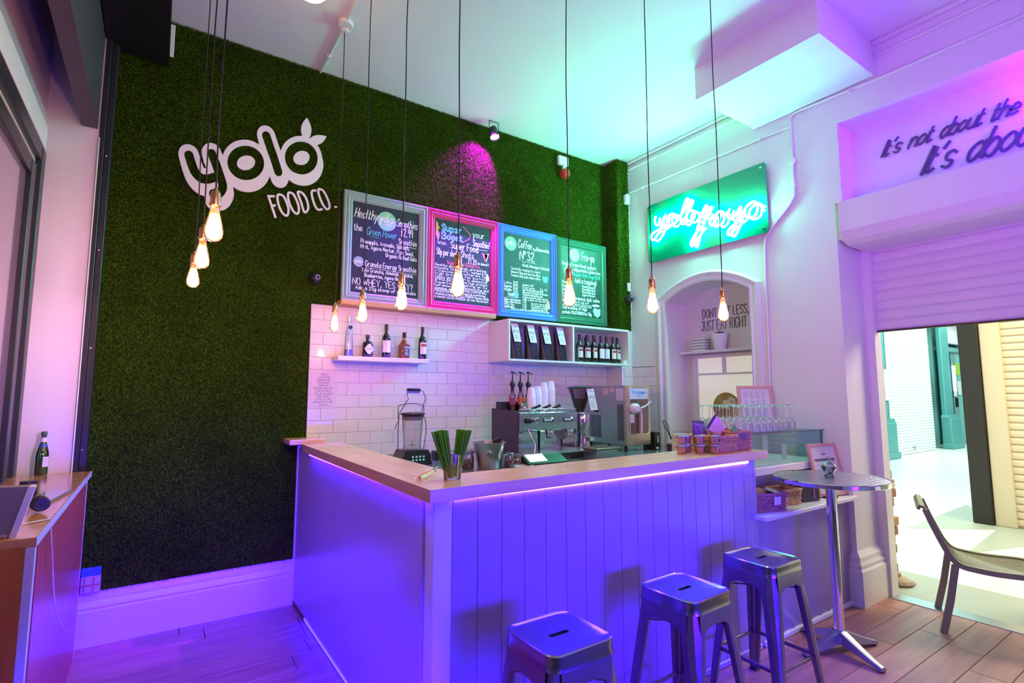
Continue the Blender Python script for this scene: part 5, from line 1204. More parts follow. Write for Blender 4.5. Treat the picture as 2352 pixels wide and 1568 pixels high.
obj('wire_handle', G().tube([(-.15, 0, .28), (-.118, 0, .35), (-.115, 0, .40), (-.04, 0, .515), (-.052, 0, .545), (-.045, 0, .582)], .003, 6).tube([(.06, 0, .582), (.085, 0, .575), (.105, 0, .535), (.108, 0, .515), (.08, 0, .43), (.075, 0, .40), (.088, 0, .36)], .003, 6), DARK, bl, 60)
obj('grip', G().box(-.055, -.02, .578, .062, .02, .600, .009), BLACK, bl, 40); obj('grip_shield', G().prism([(-.05, .56), (.05, .56), (.055, .58), (-.052, .58)], 'xz', -.012, .012), thin_glass('blue_tint_shield', (.5, .5, .95), .3), bl)
cm = thing('card_machine', 'small dark box on the bench between blender and straws', 'box', (2.04, 4.10, BZ))
obj('body', G().box(-.055, -.05, 0, .055, .05, .075, .006), BLACK, cm); obj('arm', G().tube([(.05, 0, .04), (.10, -.03, .05), (.12, -.06, .02)], .008, 8), STEEL, cm, 50)
ib = thing('ice_bucket', 'brushed steel ice bucket with ring handle on the back bench', 'bucket', (2.115, 3.42, BZ))
obj('bucket', G().lathe([(0, .0), (.088, 0), (.092, .004), (.118, .185), (.128, .188), (.128, .194), (.114, .192), (.088, .012), (0, .012)], seg=36), STEEL, ib, 40)
obj('handle_boss', G().lathe([(0, -.125), (.014, -.12), (.018, -.10), (0, -.10)], (-.055, .01, .125), 16, 1), CHROME, ib, 40)
g = G().tube([(-.055 + .03 * math.cos(a), -.102 - .004 * math.cos(a), .105 + .03 * math.sin(a)) for a in [2 * PI * k / 20 for k in range(20)]], .004, 6, True); obj('ring_handle', g, CHROME, ib, 60)
obj('ice_tongs', G().box(.03, -.02, .17, .10, .0, .215, .004).rot('Y', -20, (.06, 0, .19)), BLACK, ib)
def clipjar(label, loc, r=.05, h=.09, fill=(.30, .10, .12)):
    t = thing('clip_top_jar', label, 'jar', loc)
    obj('jar', G().lathe([(0, .002), (r * .92, .002), (r, .01), (r, h * .75), (r * .8, h * .9), (r * .8, h)], seg=24), thin_glass('jar_glass', (.92, .90, .95), .35), t, 50)
    obj('contents', G().lathe([(0, .004), (r * .88, .004), (r * .94, .012), (r * .94, h * .6), (0, h * .62)], seg=20), mat('contents_%d' % int(fill[0] * 100), fill, .7, bump=.6, bscale=60), t, 50)
    obj('lid', G().lathe([(r * .82, h), (r * .84, h + .004), (r * .84, h + .014), (r * .5, h + .022), (0, h + .022)], seg=24), MATS['jar_glass'], t, 40)
    obj('wire_clip', G().tube([(-r * .85, 0, h * .85), (-r * 1.05, 0, h), (-r * .3, -r * .9, h + .012), (r * .3, -r * .9, h + .012), (r * 1.05, 0, h), (r * .85, 0, h * .85)], .002, 5).tube([(0, -r * .86, h + .01), (0, -r * 1.12, h * .7), (0, -r * 1.0, h * .4)], .003, 5), CHROME, t, 60)
clipjar('clip-top glass jar just right of the ice bucket', (2.262, 3.36, BZ), .040, .095, (.34, .08, .20)); clipjar('squat clip-top jar second right of the ice bucket', (2.365, 3.42, BZ), .056, .075, (.36, .12, .18))
clipjar('tall clip-top jar between the straws and the ice bucket', (1.955, 3.46, BZ), .045, .115, (.22, .10, .08))
tl = thing('till_terminal', 'low black till terminal with a glowing mint screen', 'till', (2.58, 3.33, BZ))
obj('body', G().prism([(-.07, 0), (.06, 0), (.055, .02), (-.045, .075), (-.06, .07)], 'yz', -.19, .19), BLACK, tl, 30)
obj('screen', G().prism([(-.048, .0775), (.030, .034), (.032, .036), (-.046, .080)], 'yz', .0, .165), mat('mint_screen', (1, 1, 1), .4, emit=(.62, 1, .74), es=3.2), tl)
tl.rotation_euler = (0, 0, math.radians(180))
for o in tl.children: pass
tl.scale = (1, 1, 1)
wpd = obj('white_dish', G().lathe([(0, 0), (.04, 0), (.09, .012), (.092, .016), (.04, .006), (0, .006)], seg=28), mat('white_glaze', (.8, .78, .84), .15), None, 40); tag(wpd, 'white saucer-like dish on the bench before the jars', 'dish', loc=(2.33, 3.30, BZ))

# espresso machine
em = thing('espresso_machine', 'two-group steel espresso machine with dark side panel on the back bench', 'coffee machine', (2.60, 3.72, BZ))
ESD = mat('espresso_side', (.05, .035, .07), .5)
obj('side_panel', G().prism([(0, .025), (.42, .025), (.42, .425), (.05, .405), (0, .395)], 'yz', -.012, .0), ESD, em); obj('side_panel', G().prism([(0, .20), (.42, .025), (.42, .425), (.05, .405), (0, .395)], 'yz', .65, .66), STEEL, em)
MIR = mat('mirror_steel', (.68, .63, .76), .13, metal=1)
obj('front_panel', G().box(0, -.015, .235, .65, .10, .395, .006), MIR, em, 30); obj('backsplash', G().box(0, .20, .03, .65, .22, .24), MIR, em); obj('body', G().box(0.0, .10, .22, .65, .42, .395, .003).box(0, .22, .03, .65, .42, .24), MIR, em)
obj('cup_rail', G().tube([(.0, -.005, .42), (.65, -.005, .42), (.65, .40, .42)], .004, 6), CHROME, em, 60); obj('top_tray', G().box(0, 0, .395, .65, .42, .402), STEEL, em)
obj('drip_tray', G().box(-.0, -.22, .028, .68, .20, .058, .004), mat('tray_steel', (.60, .70, .66), .25, metal=.8), em); obj('drip_front', G().box(.0, -.232, .02, .68, -.219, .060, .002), DARK, em)
obj('corner_column', G().box(.155, -.10, .058, .205, -.06, .24, .003), MIR, em)
for i, x in enumerate((.31, .54)):
    gh = obj('group_head', G().lathe([(0, .19), (.034, .19), (.038, .20), (.038, .222), (.045, .228), (.045, .24), (0, .24)], (x, -.03, 0), 20), CHROME, em, 40)
    obj('portafilter_basket', G().lathe([(0, .16), (.016, .16), (.032, .17), (.034, .19), (0, .19)], (x, -.03, 0), 20), CHROME, gh, 40)
    kp = obj('keypad', G().box(x - .055, -.020, .305, x + .055, -.013, .342, .002), BLACK, em)
    for q in range(5): obj('key', G().box(x - .045 + q * .018, -.0225, .316, x - .037 + q * .018, -.019, .334), mat('key_pale', (.6, .7, .8), .4, emit=(.5, .7, 1), es=.5), kp)
    obj('blue_led', G().ball((x + .043, -.022, .338), .006, 10, 6), mat('led_blue_dot', (.1, .2, 1), .4, emit=(.25, .4, 1), es=14), kp)
obj('steam_knob', G().cyl((.085, -.05, .322), .022, .03, 20, 1, .004), BLACK, em, 40); obj('steam_knob', G().cyl((.165, -.05, .322), .026, .03, 20, 1, .004), CHROME, em, 40)
obj('steam_wand', G().tube(smooth_pts([(.08, -.03, .25), (.09, -.05, .20), (.115, -.08, .12), (.10, -.09, .06)], 5), .005, 8), CHROME, em, 60)
for x in (.03, .62):
    for y in (-.18, .38): obj('foot', G().cyl((x, y, 0), .018, .03, 14), BLACK, em)
# portafilters lying on top
for i, (x, s_) in enumerate(((2.735, 'left'), (2.850, 'middle'), (2.965, 'right'))):
    t = thing('portafilter', 'black handled portafilter on top of the espresso machine, %s one' % s_, 'coffee tool', (x, 3.735, BZ + .404))
    obj('handle', G().lathe([(0, 0), (.010, .004), (.013, .03), (.011, .075), (.014, .10), (0, .105)], (0, 0, 0), 14, 0).rot('Y', -22).rot('Z', -14).tf(Matrix.Translation((0, 0, .012))), BLACK, t, 50)
    obj('end_cap', G().ball((.092, -.02, .050), .0095, 12, 6), CHROME, t, 60); obj('collar', G().cyl((-.02, .0, .0), .03, .022, 18, 2, .003), CHROME, t, 40)
mc = obj('steel_milk_jug', G().lathe([(0, 0), (.030, 0), (.033, .004), (.033, .06), (.036, .075), (.034, .075), (.030, .06), (0, .01)], seg=22), CHROME, None, 40); tag(mc, 'small shiny steel cup in front of the syrup bottles', 'cup', loc=(2.715, 3.80, BZ + .404))
rk = obj('syrup_rack', G().box(0, 0, 0, .30, .10, .08, .004), BLACK); tag(rk, 'low black rack holding the syrup bottles behind the machine', 'rack', loc=(2.625, 4.03, BZ + .404))
for i, (x, c, s_) in enumerate(((2.725, (.30, .04, .10), 'left, dark red label'), (2.815, (.60, .16, .02), 'middle, orange label'), (2.905, (.62, .50, .16), 'right, yellow label'))):
    t = thing('syrup_bottle', 'pump-topped syrup bottle above the espresso machine, %s' % s_, 'bottle', (x, 4.00, BZ + .404))
    obj('bottle', G().lathe([(0, 0), (.030, 0), (.031, .004), (.031, .12), (.028, .14), (.016, .160), (.014, .185)], seg=22), thin_glass('syrup_glass', (.80, .70, .70), .3), t, 50)
    obj('syrup', G().lathe([(0, .002), (.028, .003), (.028, .08 + .01 * i), (0, .08 + .01 * i)], seg=20), mat('syrup_%d' % i, tuple(k * .35 for k in c), .15), t, 50)
    obj('front_label', G().lathe([(.0318, .055), (.0318, .120)], seg=24), mat('syrup_label_%d' % i, c, .5), t, 50)
    obj('pump_collar', G().lathe([(0, .165), (.013, .168), (.015, .185), (.016, .215), (.024, .222), (.026, .245), (.016, .262), (.007, .275), (.006, .30), (.0045, .345), (0, .346)], seg=16), BLACK, t, 40)
    obj('pump_spout', G().tube([(-.018, 0, .350), (0, 0, .352), (.02, -.004, .348), (.045, -.008, .334)], [.007, .009, .007, .004], 8), BLACK, t, 50)
# paper cups in nested stacks, mouth down
g = G().lathe([(.040, 0), (.042, .002), (.041, .005), (.029, .088), (.027, .090), (0, .088)], seg=20)
cupm = mesh('paper_cup', g, mat('white_paper_cup', (.86, .80, .84), .6), 35)
for x, y, n, s_ in ((2.865, 3.90, 11, 'shortest, leftmost'), (2.945, 3.91, 12, 'second'), (3.025, 3.92, 15, 'third'), (3.110, 3.92, 16, 'tallest, rightmost')):
    for k in range(n): tag(obj('paper_cup', cupm, None), 'white paper cup nested upside down in the %s of four stacks' % s_, 'cup', 'paper cups in the %s stack' % s_, loc=(x, y, BZ + .404 + k * .0122))
# grinder
gr = thing('coffee_grinder', 'steel coffee grinder with clear bean hopper and white N\u00ba32 card', 'coffee grinder', (3.395, 3.78, BZ))
obj('hopper', G().lathe([(.038, .39), (.05, .42), (.105, .60), (.112, .61)], (-.045, 0, 0), 26), thin_glass('smoky_hopper', (.62, .45, .60), .3), gr, 50)
obj('coffee_beans', G().lathe([(0, .385), (.036, .39), (.048, .42), (.078, .51), (0, .515)], (-.045, 0, 0), 24), mat('roast_beans', (.045, .015, .01), .5, bump=1, bscale=90), gr, 50)
obj('hopper_lid', G().lathe([(0, .628), (.05, .628), (.11, .620), (.132, .612), (.112, .606), (0, .606)], (-.045, 0, 0), 28), BLACK, gr, 40)
obj('body', G().lathe([(0, .03), (.075, .03), (.080, .05), (.062, .12), (.062, .20), (.07, .26), (.075, .36), (.06, .385), (.035, .392), (0, .392)], (-.015, 0, 0), 24, 2, 1, 1.1), MIR, gr, 40)
obj('foot_tray', G().box(-.10, -.13, .0, .10, .08, .045, .008), STEEL, gr, 30); obj('dosing_fork', G().box(-.03, -.12, .12, .03, -.06, .16, .006), CHROME, gr); obj('green_lamp', G().ball((.045, -.075, .13), .007, 8, 6), mat('green_dot', (.2, 1, .6), .4, emit=(.2, 1, .6), es=6), gr)
tg = obj('price_card', G().add([(-.062, -.115, .605), (.028, -.115, .605), (.062, -.135, .405), (-.028, -.135, .405), (-.062, -.112, .605), (.028, -.112, .605), (.062, -.132, .405), (-.028, -.132, .405)], [(0, 3, 2, 1), (4, 5, 6, 7), (0, 1, 5, 4), (1, 2, 6, 5), (2, 3, 7, 6), (3, 0, 4, 7)]), mat('white_card'), gr)
g = G(); O = Vector((-.028, -.1365, .405)); fr = (O, Vector((1, 0, 0)), (Vector((-.062, -.1165, .605)) - O).normalized(), Vector((0, -1, 0)))
text(g, 'N\u00ba32', fr, .014, .110, .026, .0017, th=.0006); ribbon(g, [(.040, .182), (.078, .182)], fr, .003, .0006)
for q in range(6): ribbon(g, [(.02, .085 - q * .012), (.062 - .008 * (q % 2), .085 - q * .012)], fr, .0011, .0006)
obj('card_print', g, mat('card_green_grey'), tg)
kb = thing('knock_box', 'low steel knock box with dark rim in front of the grinder', 'box', (3.22, 3.375, BZ))
obj('box', G().box(-.12, -.09, 0, .12, .09, .085, .006), STEEL, kb); obj('rim', G().box(-.135, -.10, .085, .15, .10, .097, .005), mat('copper_rim', (.40, .22, .18), .3, metal=.8), kb)
# soft serve machine
ss = thing('frozen_yoghurt_machine', 'large steel frozen yoghurt machine with vents and tap under the cabinet', 'machine', (3.795, 3.60, BZ))
SS = mat('soft_steel', (.48, .46, .50), .34, metal=.9, bump=.02, bscale=150)
obj('casing', G().box(0, .02, .055, .335, .60, .640, .006), SS, ss, 30)
obj('front_frame', G().box(0.0, 0, .055, .335, .02, .640, .006), mat('champagne_steel', (.70, .58, .46), .28, metal=.9), ss)
obj('front_window', G().prism(rrect(.035, .300, .165, .620, .03), 'xz', -.004, .001), mat('tap_recess_mirror', (.26, .16, .20), .18, metal=.8), ss)
obj('window_rim', G().tube([(a, -.004, b) for a, b in rrect(.035, .300, .165, .620, .03)], .004, 6, True), CHROME, ss, 60)
hd = obj('header_panel', G().box(.040, -.007, .505, .296, -.003, .612, .001), mat('pale_header', (.70, .74, .80), .4), ss)
g = G(); fr = ((0, -.0075, 0), (1, 0, 0), (0, 0, 1), (0, -1, 0)); text_fit(g, 'Frozen', fr, .075, .27, .555, .035, .005, th=.0004); ribbon(g, [(.13, .532), (.21, .532)], fr, .003, .0004); obj('header_print', g, mat('sky_blue_print', (.10, .42, .80), .5), hd)
obj('tap_body', G().lathe([(0, -.07), (.03, -.07), (.045, -.055), (.05, -.03), (.05, .0), (0, 0)], (.085, 0, .415), 20, 1), mat('pink_white_plastic', (.78, .62, .74), .35), ss, 40)
obj('tap_lever', G().tube([(.13, -.06, .415), (.19, -.075, .44), (.245, -.085, .478)], [.010, .008, .010], 8), mat('pale_lever', (.72, .70, .74), .3), ss, 50)
obj('nozzle_tube', G().tube([(.165, -.03, .42), (.172, -.03, .30), (.165, -.03, .175)], .011, 10), mat('pink_white_plastic'), ss, 50)
obj('small_label', G().box(.042, -.007, .275, .095, -.003, .36, .001), mat('white_card'), ss)
g = G()
for k in range(26): g.box(-.004, .045, .105 + k * .0135, .0, .125, .112 + k * .0135)
obj('vent_slot', g, mat('vent_shadow', (.03, .02, .035), .6), ss)['kind'] = 'stuff'
g = G()
for k in range(17): g.box(-.004, .36, .115 + k * .0135, .0, .43, .122 + k * .0135); g.box(-.004, .44, .115 + k * .0135, .0, .51, .122 + k * .0135)
obj('vent_slot', g, MATS['vent_shadow'], ss)['kind'] = 'stuff'
obj('side_notice', G().box(-.004, .04, .49, .0, .135, .61, .0005), mat('lilac_paper', (.66, .60, .72), .6), ss); obj('side_notice', G().box(-.004, .25, .545, .0, .32, .615, .0005), mat('pink_paper', (.74, .48, .60), .6), ss); obj('side_notice', G().box(-.004, .165, .575, .0, .225, .62, .0005), mat('pink_paper'), ss)
obj('switch_box', G().box(-.008, .395, .37, .0, .45, .405, .001), BLACK, ss); obj('latch', G().tube([(-.01, .38, .17), (-.015, .41, .16), (-.01, .44, .172)], .003, 6), CHROME, ss, 60)
for x in (.03, .30):
    for y in (.05, .55): obj('foot', G().cyl((x, y, 0), .016, .056, 12), BLACK, ss)
rd = thing('black_receipt_printer', 'small black printer standing right of the yoghurt machine', 'printer', (4.20, 3.62, BZ)); obj('body', G().box(-.045, -.05, 0, .035, .08, .175, .006), BLACK, rd); obj('slot', G().box(-.01, -.054, .07, .002, -.05, .14), mat('pale_lever'), rd); obj('label', G().box(-.03, -.054, .01, 0, -.05, .03), mat('white_card'), rd)

# ================================================================== ON THE PINE WORKTOP
TZc = 1.2305
sg = thing('straw_glass', 'clear tumbler full of green straws on the corner of the bar', 'glass', (1.100, 2.085, TZc))
obj('tumbler', G().lathe([(0, 0), (.036, 0), (.038, .004), (.041, .09), (.043, .097), (.0415, .112), (.040, .112), (.039, .09), (.035, .008), (0, .008)], seg=28), thin_glass('tumbler_glass', (.94, .95, .97), .3), sg, 50)
stm = mesh('drinking_straw', G().lathe([(.0027, 0), (.0027, .205)], seg=6).lathe([(.0021, .205), (.0021, .150)], seg=6), mat('green_straw', (.11, .42, .025), .6, spec=.1), 60)
random.seed(21)
for bnd, (bx, tx, n, nm) in enumerate(((-.015, -.062, 46, 'left'), (.014, .058, 46, 'right'))):
    for k in range(n):
        a = random.uniform(0, 2 * PI); r = math.sqrt(random.random())
        b0 = Vector((bx + .014 * r * math.cos(a), .024 * r * math.sin(a), .010 + random.uniform(0, .004))); t0 = Vector((tx + .036 * r * math.cos(a), .036 * r * math.sin(a), .205 + random.uniform(-.004, .01)))
        o = obj('drinking_straw', stm, None); d = (t0 - b0).normalized(); o.rotation_euler = d.to_track_quat('Z', 'Y').to_euler()
        tag(o, 'green drinking straw in the %s bundle of the tumbler on the bar corner' % nm, 'straw', 'green straws in the %s bundle' % nm, loc=(1.100 + b0.x, 2.085 + b0.y, TZc + b0.z))
op = thing('waiters_friend', 'orange handled corkscrew lying open on the left arm of the bar', 'corkscrew', (1.045, 2.215, TZc), math.radians(41))
obj('orange_handle', G().box(-.095, -.010, .008, .060, .010, .020, .004).rot('Y', -3), mat('orange_plastic', (.80, .12, .02), .3), op, 30); obj('steel_side', G().box(-.10, -.013, .004, .065, -.0101, .016, .001).rot('Y', -3), CHROME, op)
obj('lever', G().box(.05, -.006, .012, .105, .006, .020, .002).rot('Y', -14, (.05, 0, .016)), CHROME, op); obj('worm', G().tube([(-.11 + .0, .003 * math.cos(k), .006 + .003 * math.sin(k)) if 0 else (-.125 + k * .002, .004 * math.cos(k * 1.1), .008 + .004 * math.sin(k * 1.1)) for k in range(16)], .0013, 5), CHROME, op)
# macaron tubs
tubm = mesh('tub', G().lathe([(0, 0), (.026, 0), (.030, .046), (.0325, .048), (.0325, .050), (.029, .0495), (.0255, .002), (0, .002)], seg=22), thin_glass('tub_plastic', (.96, .96, .97), .15, .03, .03), 40)
lidm = mesh('lid', G().lathe([(0, .0545), (.030, .0545), (.033, .052), (.033, .047), (.0335, .047), (.0335, .053), (.031, .0560), (0, .0560)], seg=22), thin_glass('tub_lid', (.85, .93, .92), .4, .05, .25), 40)
CK = [mat('cookie_%d' % i, c, .7, bump=.5, bscale=70) for i, c in enumerate([(.80, .26, .08), (.60, .16, .14), (.75, .28, .12), (.72, .26, .10)])]
cookm = [mesh('cookie', G().lathe([(0, 0), (.021, 0), (.024, .003), (.0235, .008), (.020, .0105), (0, .011)], seg=16), m_, 60) for m_ in CK]
for i, (x, y, s_) in enumerate(((2.765, 2.165, 'leftmost'), (2.852, 2.195, 'second'), (2.872, 2.110, 'third'), (2.945, 2.055, 'rightmost'))):
    for k in (0, 1):
        zb = TZc + k * .0565; t = thing('cookie_tub', 'clear lidded tub of small cookies, %s in the %s stack' % (('bottom', 'top')[k], s_), 'tub', (x, y, zb), 0, 'cookie tubs on the bar'); obj('tub', tubm, None, t); obj('lid', lidm, None, t)
        for q in range(3): tag(obj('cookie', cookm[i], None), 'small round cookie in the %s tub of the %s stack' % (('bottom', 'top')[k], s_), 'cookie', 'cookies in the %s tub of the %s stack' % (('bottom', 'top')[k], s_), loc=(x + random.uniform(-.001, .001), y, zb + .004 + q * .0125))
# wicker baskets
WK = mat('wicker_fibre', (.50, .24, .20), .7, var=.3, vscale=40); WK2 = mat('wicker_fibre_light', (.58, .32, .18), .7, var=.3, vscale=40)
def basket(name, label, loc, w, d, h, rz, m, rows=9, group=None, dip=0):
    t = thing(name, label, 'basket', loc, rz, group)
    g = G()
    for r in range(rows):
        z = h * (r + .5) / rows; e = .92 + .08 * r / rows; hw2, hd = w / 2 * e, d / 2 * e; pts = []
        per = [(-hw2, -hd), (hw2, -hd), (hw2, hd), (-hw2, hd)]; idx = 0
        for c in range(4):
            a, b = per[c], per[(c + 1) % 4]; n = max(6, int(math.hypot(b[0] - a[0], b[1] - a[1]) / .012))
            for k in range(n):
                f = k / n; x_, y_ = a[0] + (b[0] - a[0]) * f, a[1] + (b[1] - a[1]) * f; o_ = .0038 * (1 if (idx + r) % 2 else -1); nx, ny = ((0, -1), (1, 0), (0, 1), (-1, 0))[c]
                pts.append((x_ + nx * o_, y_ + ny * o_, z + (-dip if r == rows - 1 and c == 0 and .3 < f < .7 else 0))); idx += 1
        g.tube(pts, h / rows * .52, 5, True)
    wv_ = obj('woven_sides', g, m, t, 60); wv_['kind'] = 'stuff'
    obj('base', G().box(-w / 2 * .92, -d / 2 * .92, 0, w / 2 * .92, d / 2 * .92, .006), m, t)
    e = 1.01; g = G(); obj('rim', g.tube([(-w / 2 * e, -d / 2 * e, h), (w / 2 * e, -d / 2 * e, h), (w / 2 * e, d / 2 * e, h), (-w / 2 * e, d / 2 * e, h)], .007, 6, True), m, t, 60)
    return t
b1 = basket('wicker_basket', 'low wicker basket behind the cookie tubs holding a purple bag', (3.060, 2.145, TZc), .20, .23, .105, math.radians(2), WK2, 7)
b2 = basket('wicker_basket', 'square wicker basket at the right end of the bar with snack bags', (3.265, 2.155, TZc), .20, .20, .125, 0, WK, 9)
obj('card_flap', G().box(-.05, -.108, .055, .03, -.104, .105, .002), mat('purple_card', (.10, .04, .25), .5), b1); obj('handle_hole', G().prism([(-.04, .115), (-.03, .085), (0, .072), (.03, .085), (.04, .115)], 'xz', -.106, -.103), mat('purple_card'), b2)
PB = mat('purple_foil', (.16, .05, .38), .25, metal=.3, bump=.5, bscale=22); PC = mat('pink_foil', (.62, .36, .52), .3, metal=.2, bump=.3, bscale=20)
def pouch(name, label, loc, w, h, rx, ry, rz, m, extras=None):
    t = thing(name, label, 'snack bag', loc); t.rotation_euler = (math.radians(rx), math.radians(ry), math.radians(rz)); vs = []; N = 7
    for k in range(N):
        f = k / (N - 1); z = h * f; ww = w / 2 * (1 - .06 * math.sin(PI * f)); d = .028 * math.sin(PI * min(1, f * .93 + .06)) ** .6 + .002
        if k == N - 1: d = .0015
        for a in range(14): th = 2 * PI * a / 14; c, s_ = math.cos(th), math.sin(th); vs.append((ww * math.copysign(abs(c) ** .45, c), d * s_, z))
    fs = [(14 * k + a, 14 * k + (a + 1) % 14, 14 * k + 14 + (a + 1) % 14, 14 * k + 14 + a) for k in range(N - 1) for a in range(14)] + [tuple(range(13, -1, -1)), tuple(14 * (N - 1) + a for a in range(14))]
    obj('pouch', G().add(vs, fs), m, t, 60); obj('top_seal', G().box(-w / 2, -.003, h - .004, w / 2, .003, h + .014, .001), mat('dark_purple_seal', (.06, .02, .14), .35), t); return t
pouch('snack_bag', 'purple foil snack bag standing in the low wicker basket', (3.005, 2.19, TZc + .02), .17, .165, -8, 4, 12, PB)
q = pouch('snack_bag', 'pink and dark snack bag with red fruit tilted in the square basket', (3.225, 2.14, TZc + .035), .145, .20, -12, -38, 4, PC)
obj('dark_lower_print', G().box(-.066, -.032, .012, .066, -.029, .065, .002), mat('dark_print', (.05, .02, .08), .4), q)
for a, b, r in ((-.02, .095, .024), (.028, .085, .026), (.0, .06, .02)): obj('fruit_print', G().lathe([(0, -.034), (r * .8, -.033), (r, -.030), (0, -.028)], (a, 0, b), 16, 1), mat('fruit_red', (.34, .05, .07), .5), q)
g = G(); text(g, 'rella', ((-.045, -.0325, .022), (1, 0, 0), (0, 0, 1), (0, -1, 0)), 0, 0, .030, .0022, th=.0012); obj('bag_lettering', g, mat('white_card'), q)
pouch('snack_bag', 'green cornered snack bag lying low at the right of the square basket', (3.305, 2.15, TZc + .06), .06, .085, -10, 35, 0, mat('green_foil', (.02, .30, .20), .3))
wk = obj('whisk', G().tube(smooth_pts([(0, 0, 0), (-.02, 0, .05), (-.045, 0, .085), (-.06, 0, .07), (-.04, 0, .03), (0, 0, 0)], 5), .002, 6).tube(smooth_pts([(0, 0, 0), (-.035, .01, .05), (-.055, .012, .075), (-.05, .0, .09), (-.015, -.01, .05), (0, 0, 0)], 5), .002, 6).tube([(0, 0, 0), (.03, 0, -.06)], .006, 8), DARK, None, 60)
tag(wk, 'balloon whisk standing behind the cookie tubs by the arch', 'whisk', loc=(3.36, 2.75, 1.31))
sd = thing('scoop_tray', 'clear edged tray of dark tins on the bench left of the cookies', 'tray', (4.28, 3.40, BZ)); obj('tray', G().box(-.09, -.06, 0, .14, .06, .07, .006), mat('dark_tins', (.06, .03, .07), .4), sd); obj('lid', G().box(-.10, -.07, .07, .15, .07, .085, .004), thin_glass('tub_plastic'), sd)

# ================================================================== WINE GLASSES, FRAMES, BASKETS ON THE DISPLAY COUNTER
wgm = mesh('wine_glass', G().lathe([(.0345, 0), (.038, .03), (.036, .06), (.024, .092), (.006, .104), (.0035, .112), (.0032, .170), (.005, .186), (.014, .194), (.033, .198), (.033, .2005), (0, .201)], seg=18), thin_glass('stemware', (.97, .99, .99), .35, .02, .22), 60)
k = 0
for r in range(4):
    for c in range(9):
        x, y = 3.47 + c * .088 + (r % 2) * .02, 2.215 + r * .105
        if x > 4.30: continue
        tag(obj('wine_glass', wgm, None), 'upturned stemmed wine glass on the glass case, in the ' + ('front row', 'second row from the front', 'third row from the front', 'back row by the arch')[r], 'wine glass', 'upturned wine glasses, ' + ('front row', 'second row', 'third row', 'back row')[r], loc=(x, y, 1.3205)); k += 1
def frame(label, loc, w, h, tiltx, rz, bar=False):
    t = thing('framed_menu', label, 'framed menu', loc, 0); t.rotation_euler = (math.radians(tiltx), 0, rz); fw = .026
    for nm, a in (('frame_side', (-w / 2, 0, -w / 2 + fw, h)), ('frame_side', (w / 2 - fw, 0, w / 2, h)), ('frame_rail', (-w / 2 + fw, 0, w / 2 - fw, fw)), ('frame_rail', (-w / 2 + fw, h - fw, w / 2 - fw, h))): obj(nm, G().box(a[0], -.012, a[1], a[2], .012, a[3], .003), mat('pink_pine_frame', (.74, .40, .36), .5), t)
    s_ = obj('menu_sheet', G().box(-w / 2 + fw, -.003, fw, w / 2 - fw, .006, h - fw), mat('menu_paper', (.78, .76, .84), .3), t); g = G(); fr = ((0, -.0034, 0), (1, 0, 0), (0, 0, 1), (0, -1, 0))
    iw = w / 2 - fw - .03
    if bar:
        ribbon(g, [(-iw, h * .68), (iw, h * .68)], fr, .010, .0004); ribbon(g, [(-.02, h * .79), (.02, h * .79)], fr, .005, .0004)
        for q_ in range(6): ribbon(g, [(-iw, h * .58 - q_ * .030), (iw * .95, h * .58 - q_ * .030)], fr, .0016, .0004)
    else:
        for c in range(4):
            for q_ in range(22):
                if q_ in (6, 13): continue
                x0 = -iw + c * iw * .54; ribbon(g, [(x0, h * .84 - q_ * .0105), (x0 + iw * random.uniform(.18, .38), h * .84 - q_ * .0105)], fr, .0011, .0004)
    obj('menu_print', g, mat('menu_ink', (.16, .14, .24), .6), s_)['kind'] = 'stuff'; return t
frame('pink framed drinks menu leaning on the wall above the glass case', (4.36, 2.60, 1.322), .30, .36, -9, math.radians(-38))
frame('pink framed menu leaning beside the glass case behind the round table', (4.37, 2.02, .825), .33, .40, -12, math.radians(-10), True)
cbx = basket('wicker_basket', 'wicker basket of paper packets at the left end of the open shelf', (3.475, 2.085, .821), .26, .20, .115, math.radians(-18), WK, 8)
obj('torn_label', G().box(.02, -.112, .045, .075, -.107, .10, .001), mat('white_card'), cbx)
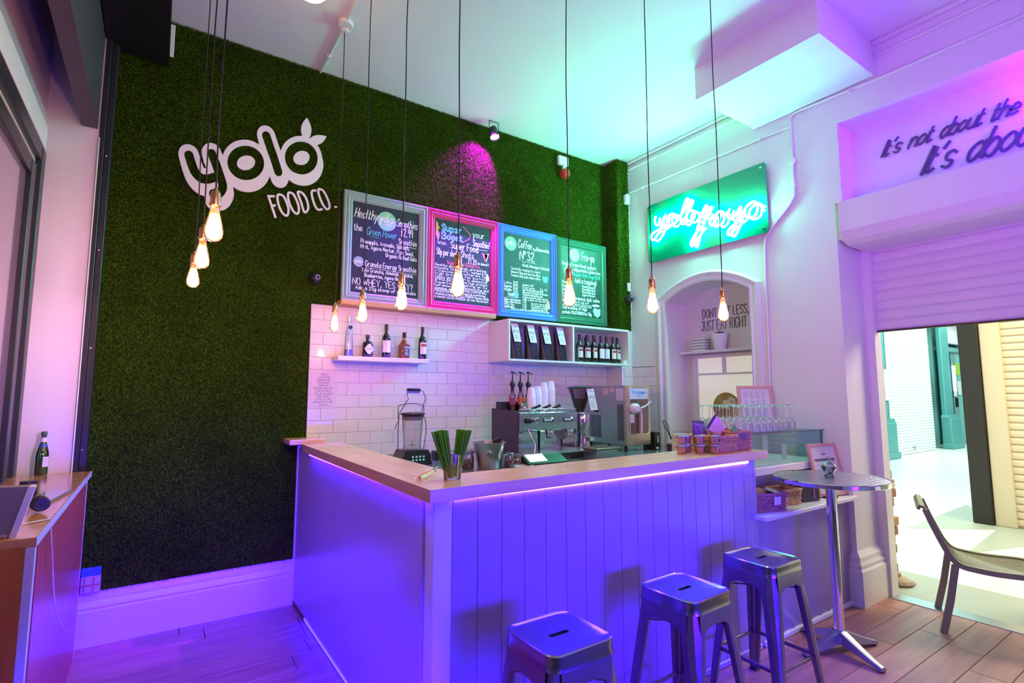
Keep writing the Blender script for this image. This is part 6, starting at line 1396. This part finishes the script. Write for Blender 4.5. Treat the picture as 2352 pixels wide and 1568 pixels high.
for i, (a, b, c) in enumerate((((.75, .28, .20), -.06, -.03), ((.78, .62, .66), -.02, .03), ((.70, .40, .18), .05, .02), ((.72, .60, .40), .08, -.04))):
    o = obj('packet', G().box(-.06, -.045, 0, .06, .045, .010, .003).rot('X', 8 * (i - 1)).rot('Y', 6 * (i % 2) - 3), mat('packet_%d' % i, a, .5)); o.rotation_euler = (0, 0, .3 * i - .4)
    tag(o, ['coral red paper packet', 'pale pink paper packet', 'orange paper packet', 'cream paper packet'][i] + ' on top of the shelf basket', 'packet', loc=(3.475 + b, 2.085 + c, .905 + i * .011))
basket('wicker_basket', 'second wicker basket on the open shelf behind the packet basket', (3.80, 2.11, .821), .20, .17, .105, math.radians(-8), WK2, 7)
db = thing('dark_box', 'dark box file on the open shelf right of the baskets', 'box', (4.03, 2.07, .821), math.radians(-12)); obj('carton', G().box(-.09, -.06, 0, .09, .06, .115, .004), mat('dark_carton', (.05, .035, .05), .4), db); obj('side_print', G().box(.02, -.0625, .02, .04, -.06, .09), mat('plum_print', (.30, .10, .30), .5), db)
ea = obj('bracket_foot', G().tube([(0, 0, .10), (.01, -.01, .05), (.04, -.02, .012)], .007, 8).box(-.03, -.05, 0, .07, .02, .012, .003), BLACK, None, 40); tag(ea, 'small black stand foot at the right end of the open shelf', 'stand', loc=(4.27, 2.02, .821))

# ================================================================== SHELF IN THE ARCH
pot = thing('plant_pot', 'white pot with small dark plant on the shelf inside the arch', 'plant', (4.795, 3.235, 2.0625))
obj('pot', G().lathe([(0, 0), (.052, 0), (.058, .01), (.078, .12), (.084, .135), (.084, .16), (.078, .162), (.074, .13), (0, .125)], seg=28), mat('white_ceramic', (.84, .82, .86), .25), pot, 40)
for k in range(7):
    a = k * 2 * PI / 7; obj('leaf', G().prism([(0, 0), (.012, .02), (.010, .045), (0, .06), (-.010, .045), (-.012, .02)], 'xz', -.002, .002).rot('X', 35 + 8 * (k % 3)).rot('Z', math.degrees(a)).tf(Matrix.Translation((0, 0, .14))), mat('dark_leaf', (.03, .06, .04), .5), pot)
sb = thing('striped_box', 'small grey and white striped box on the shelf inside the arch', 'box', (4.795, 3.465, 2.0625))
for k in range(9): obj('stripe', G().box(-.04, -.08, k * .0150, .04, .08, k * .0150 + .0149), mat('stripe_white', (.80, .80, .70), .5) if k % 2 == 0 else mat('stripe_grey', (.34, .30, .42), .5), sb)
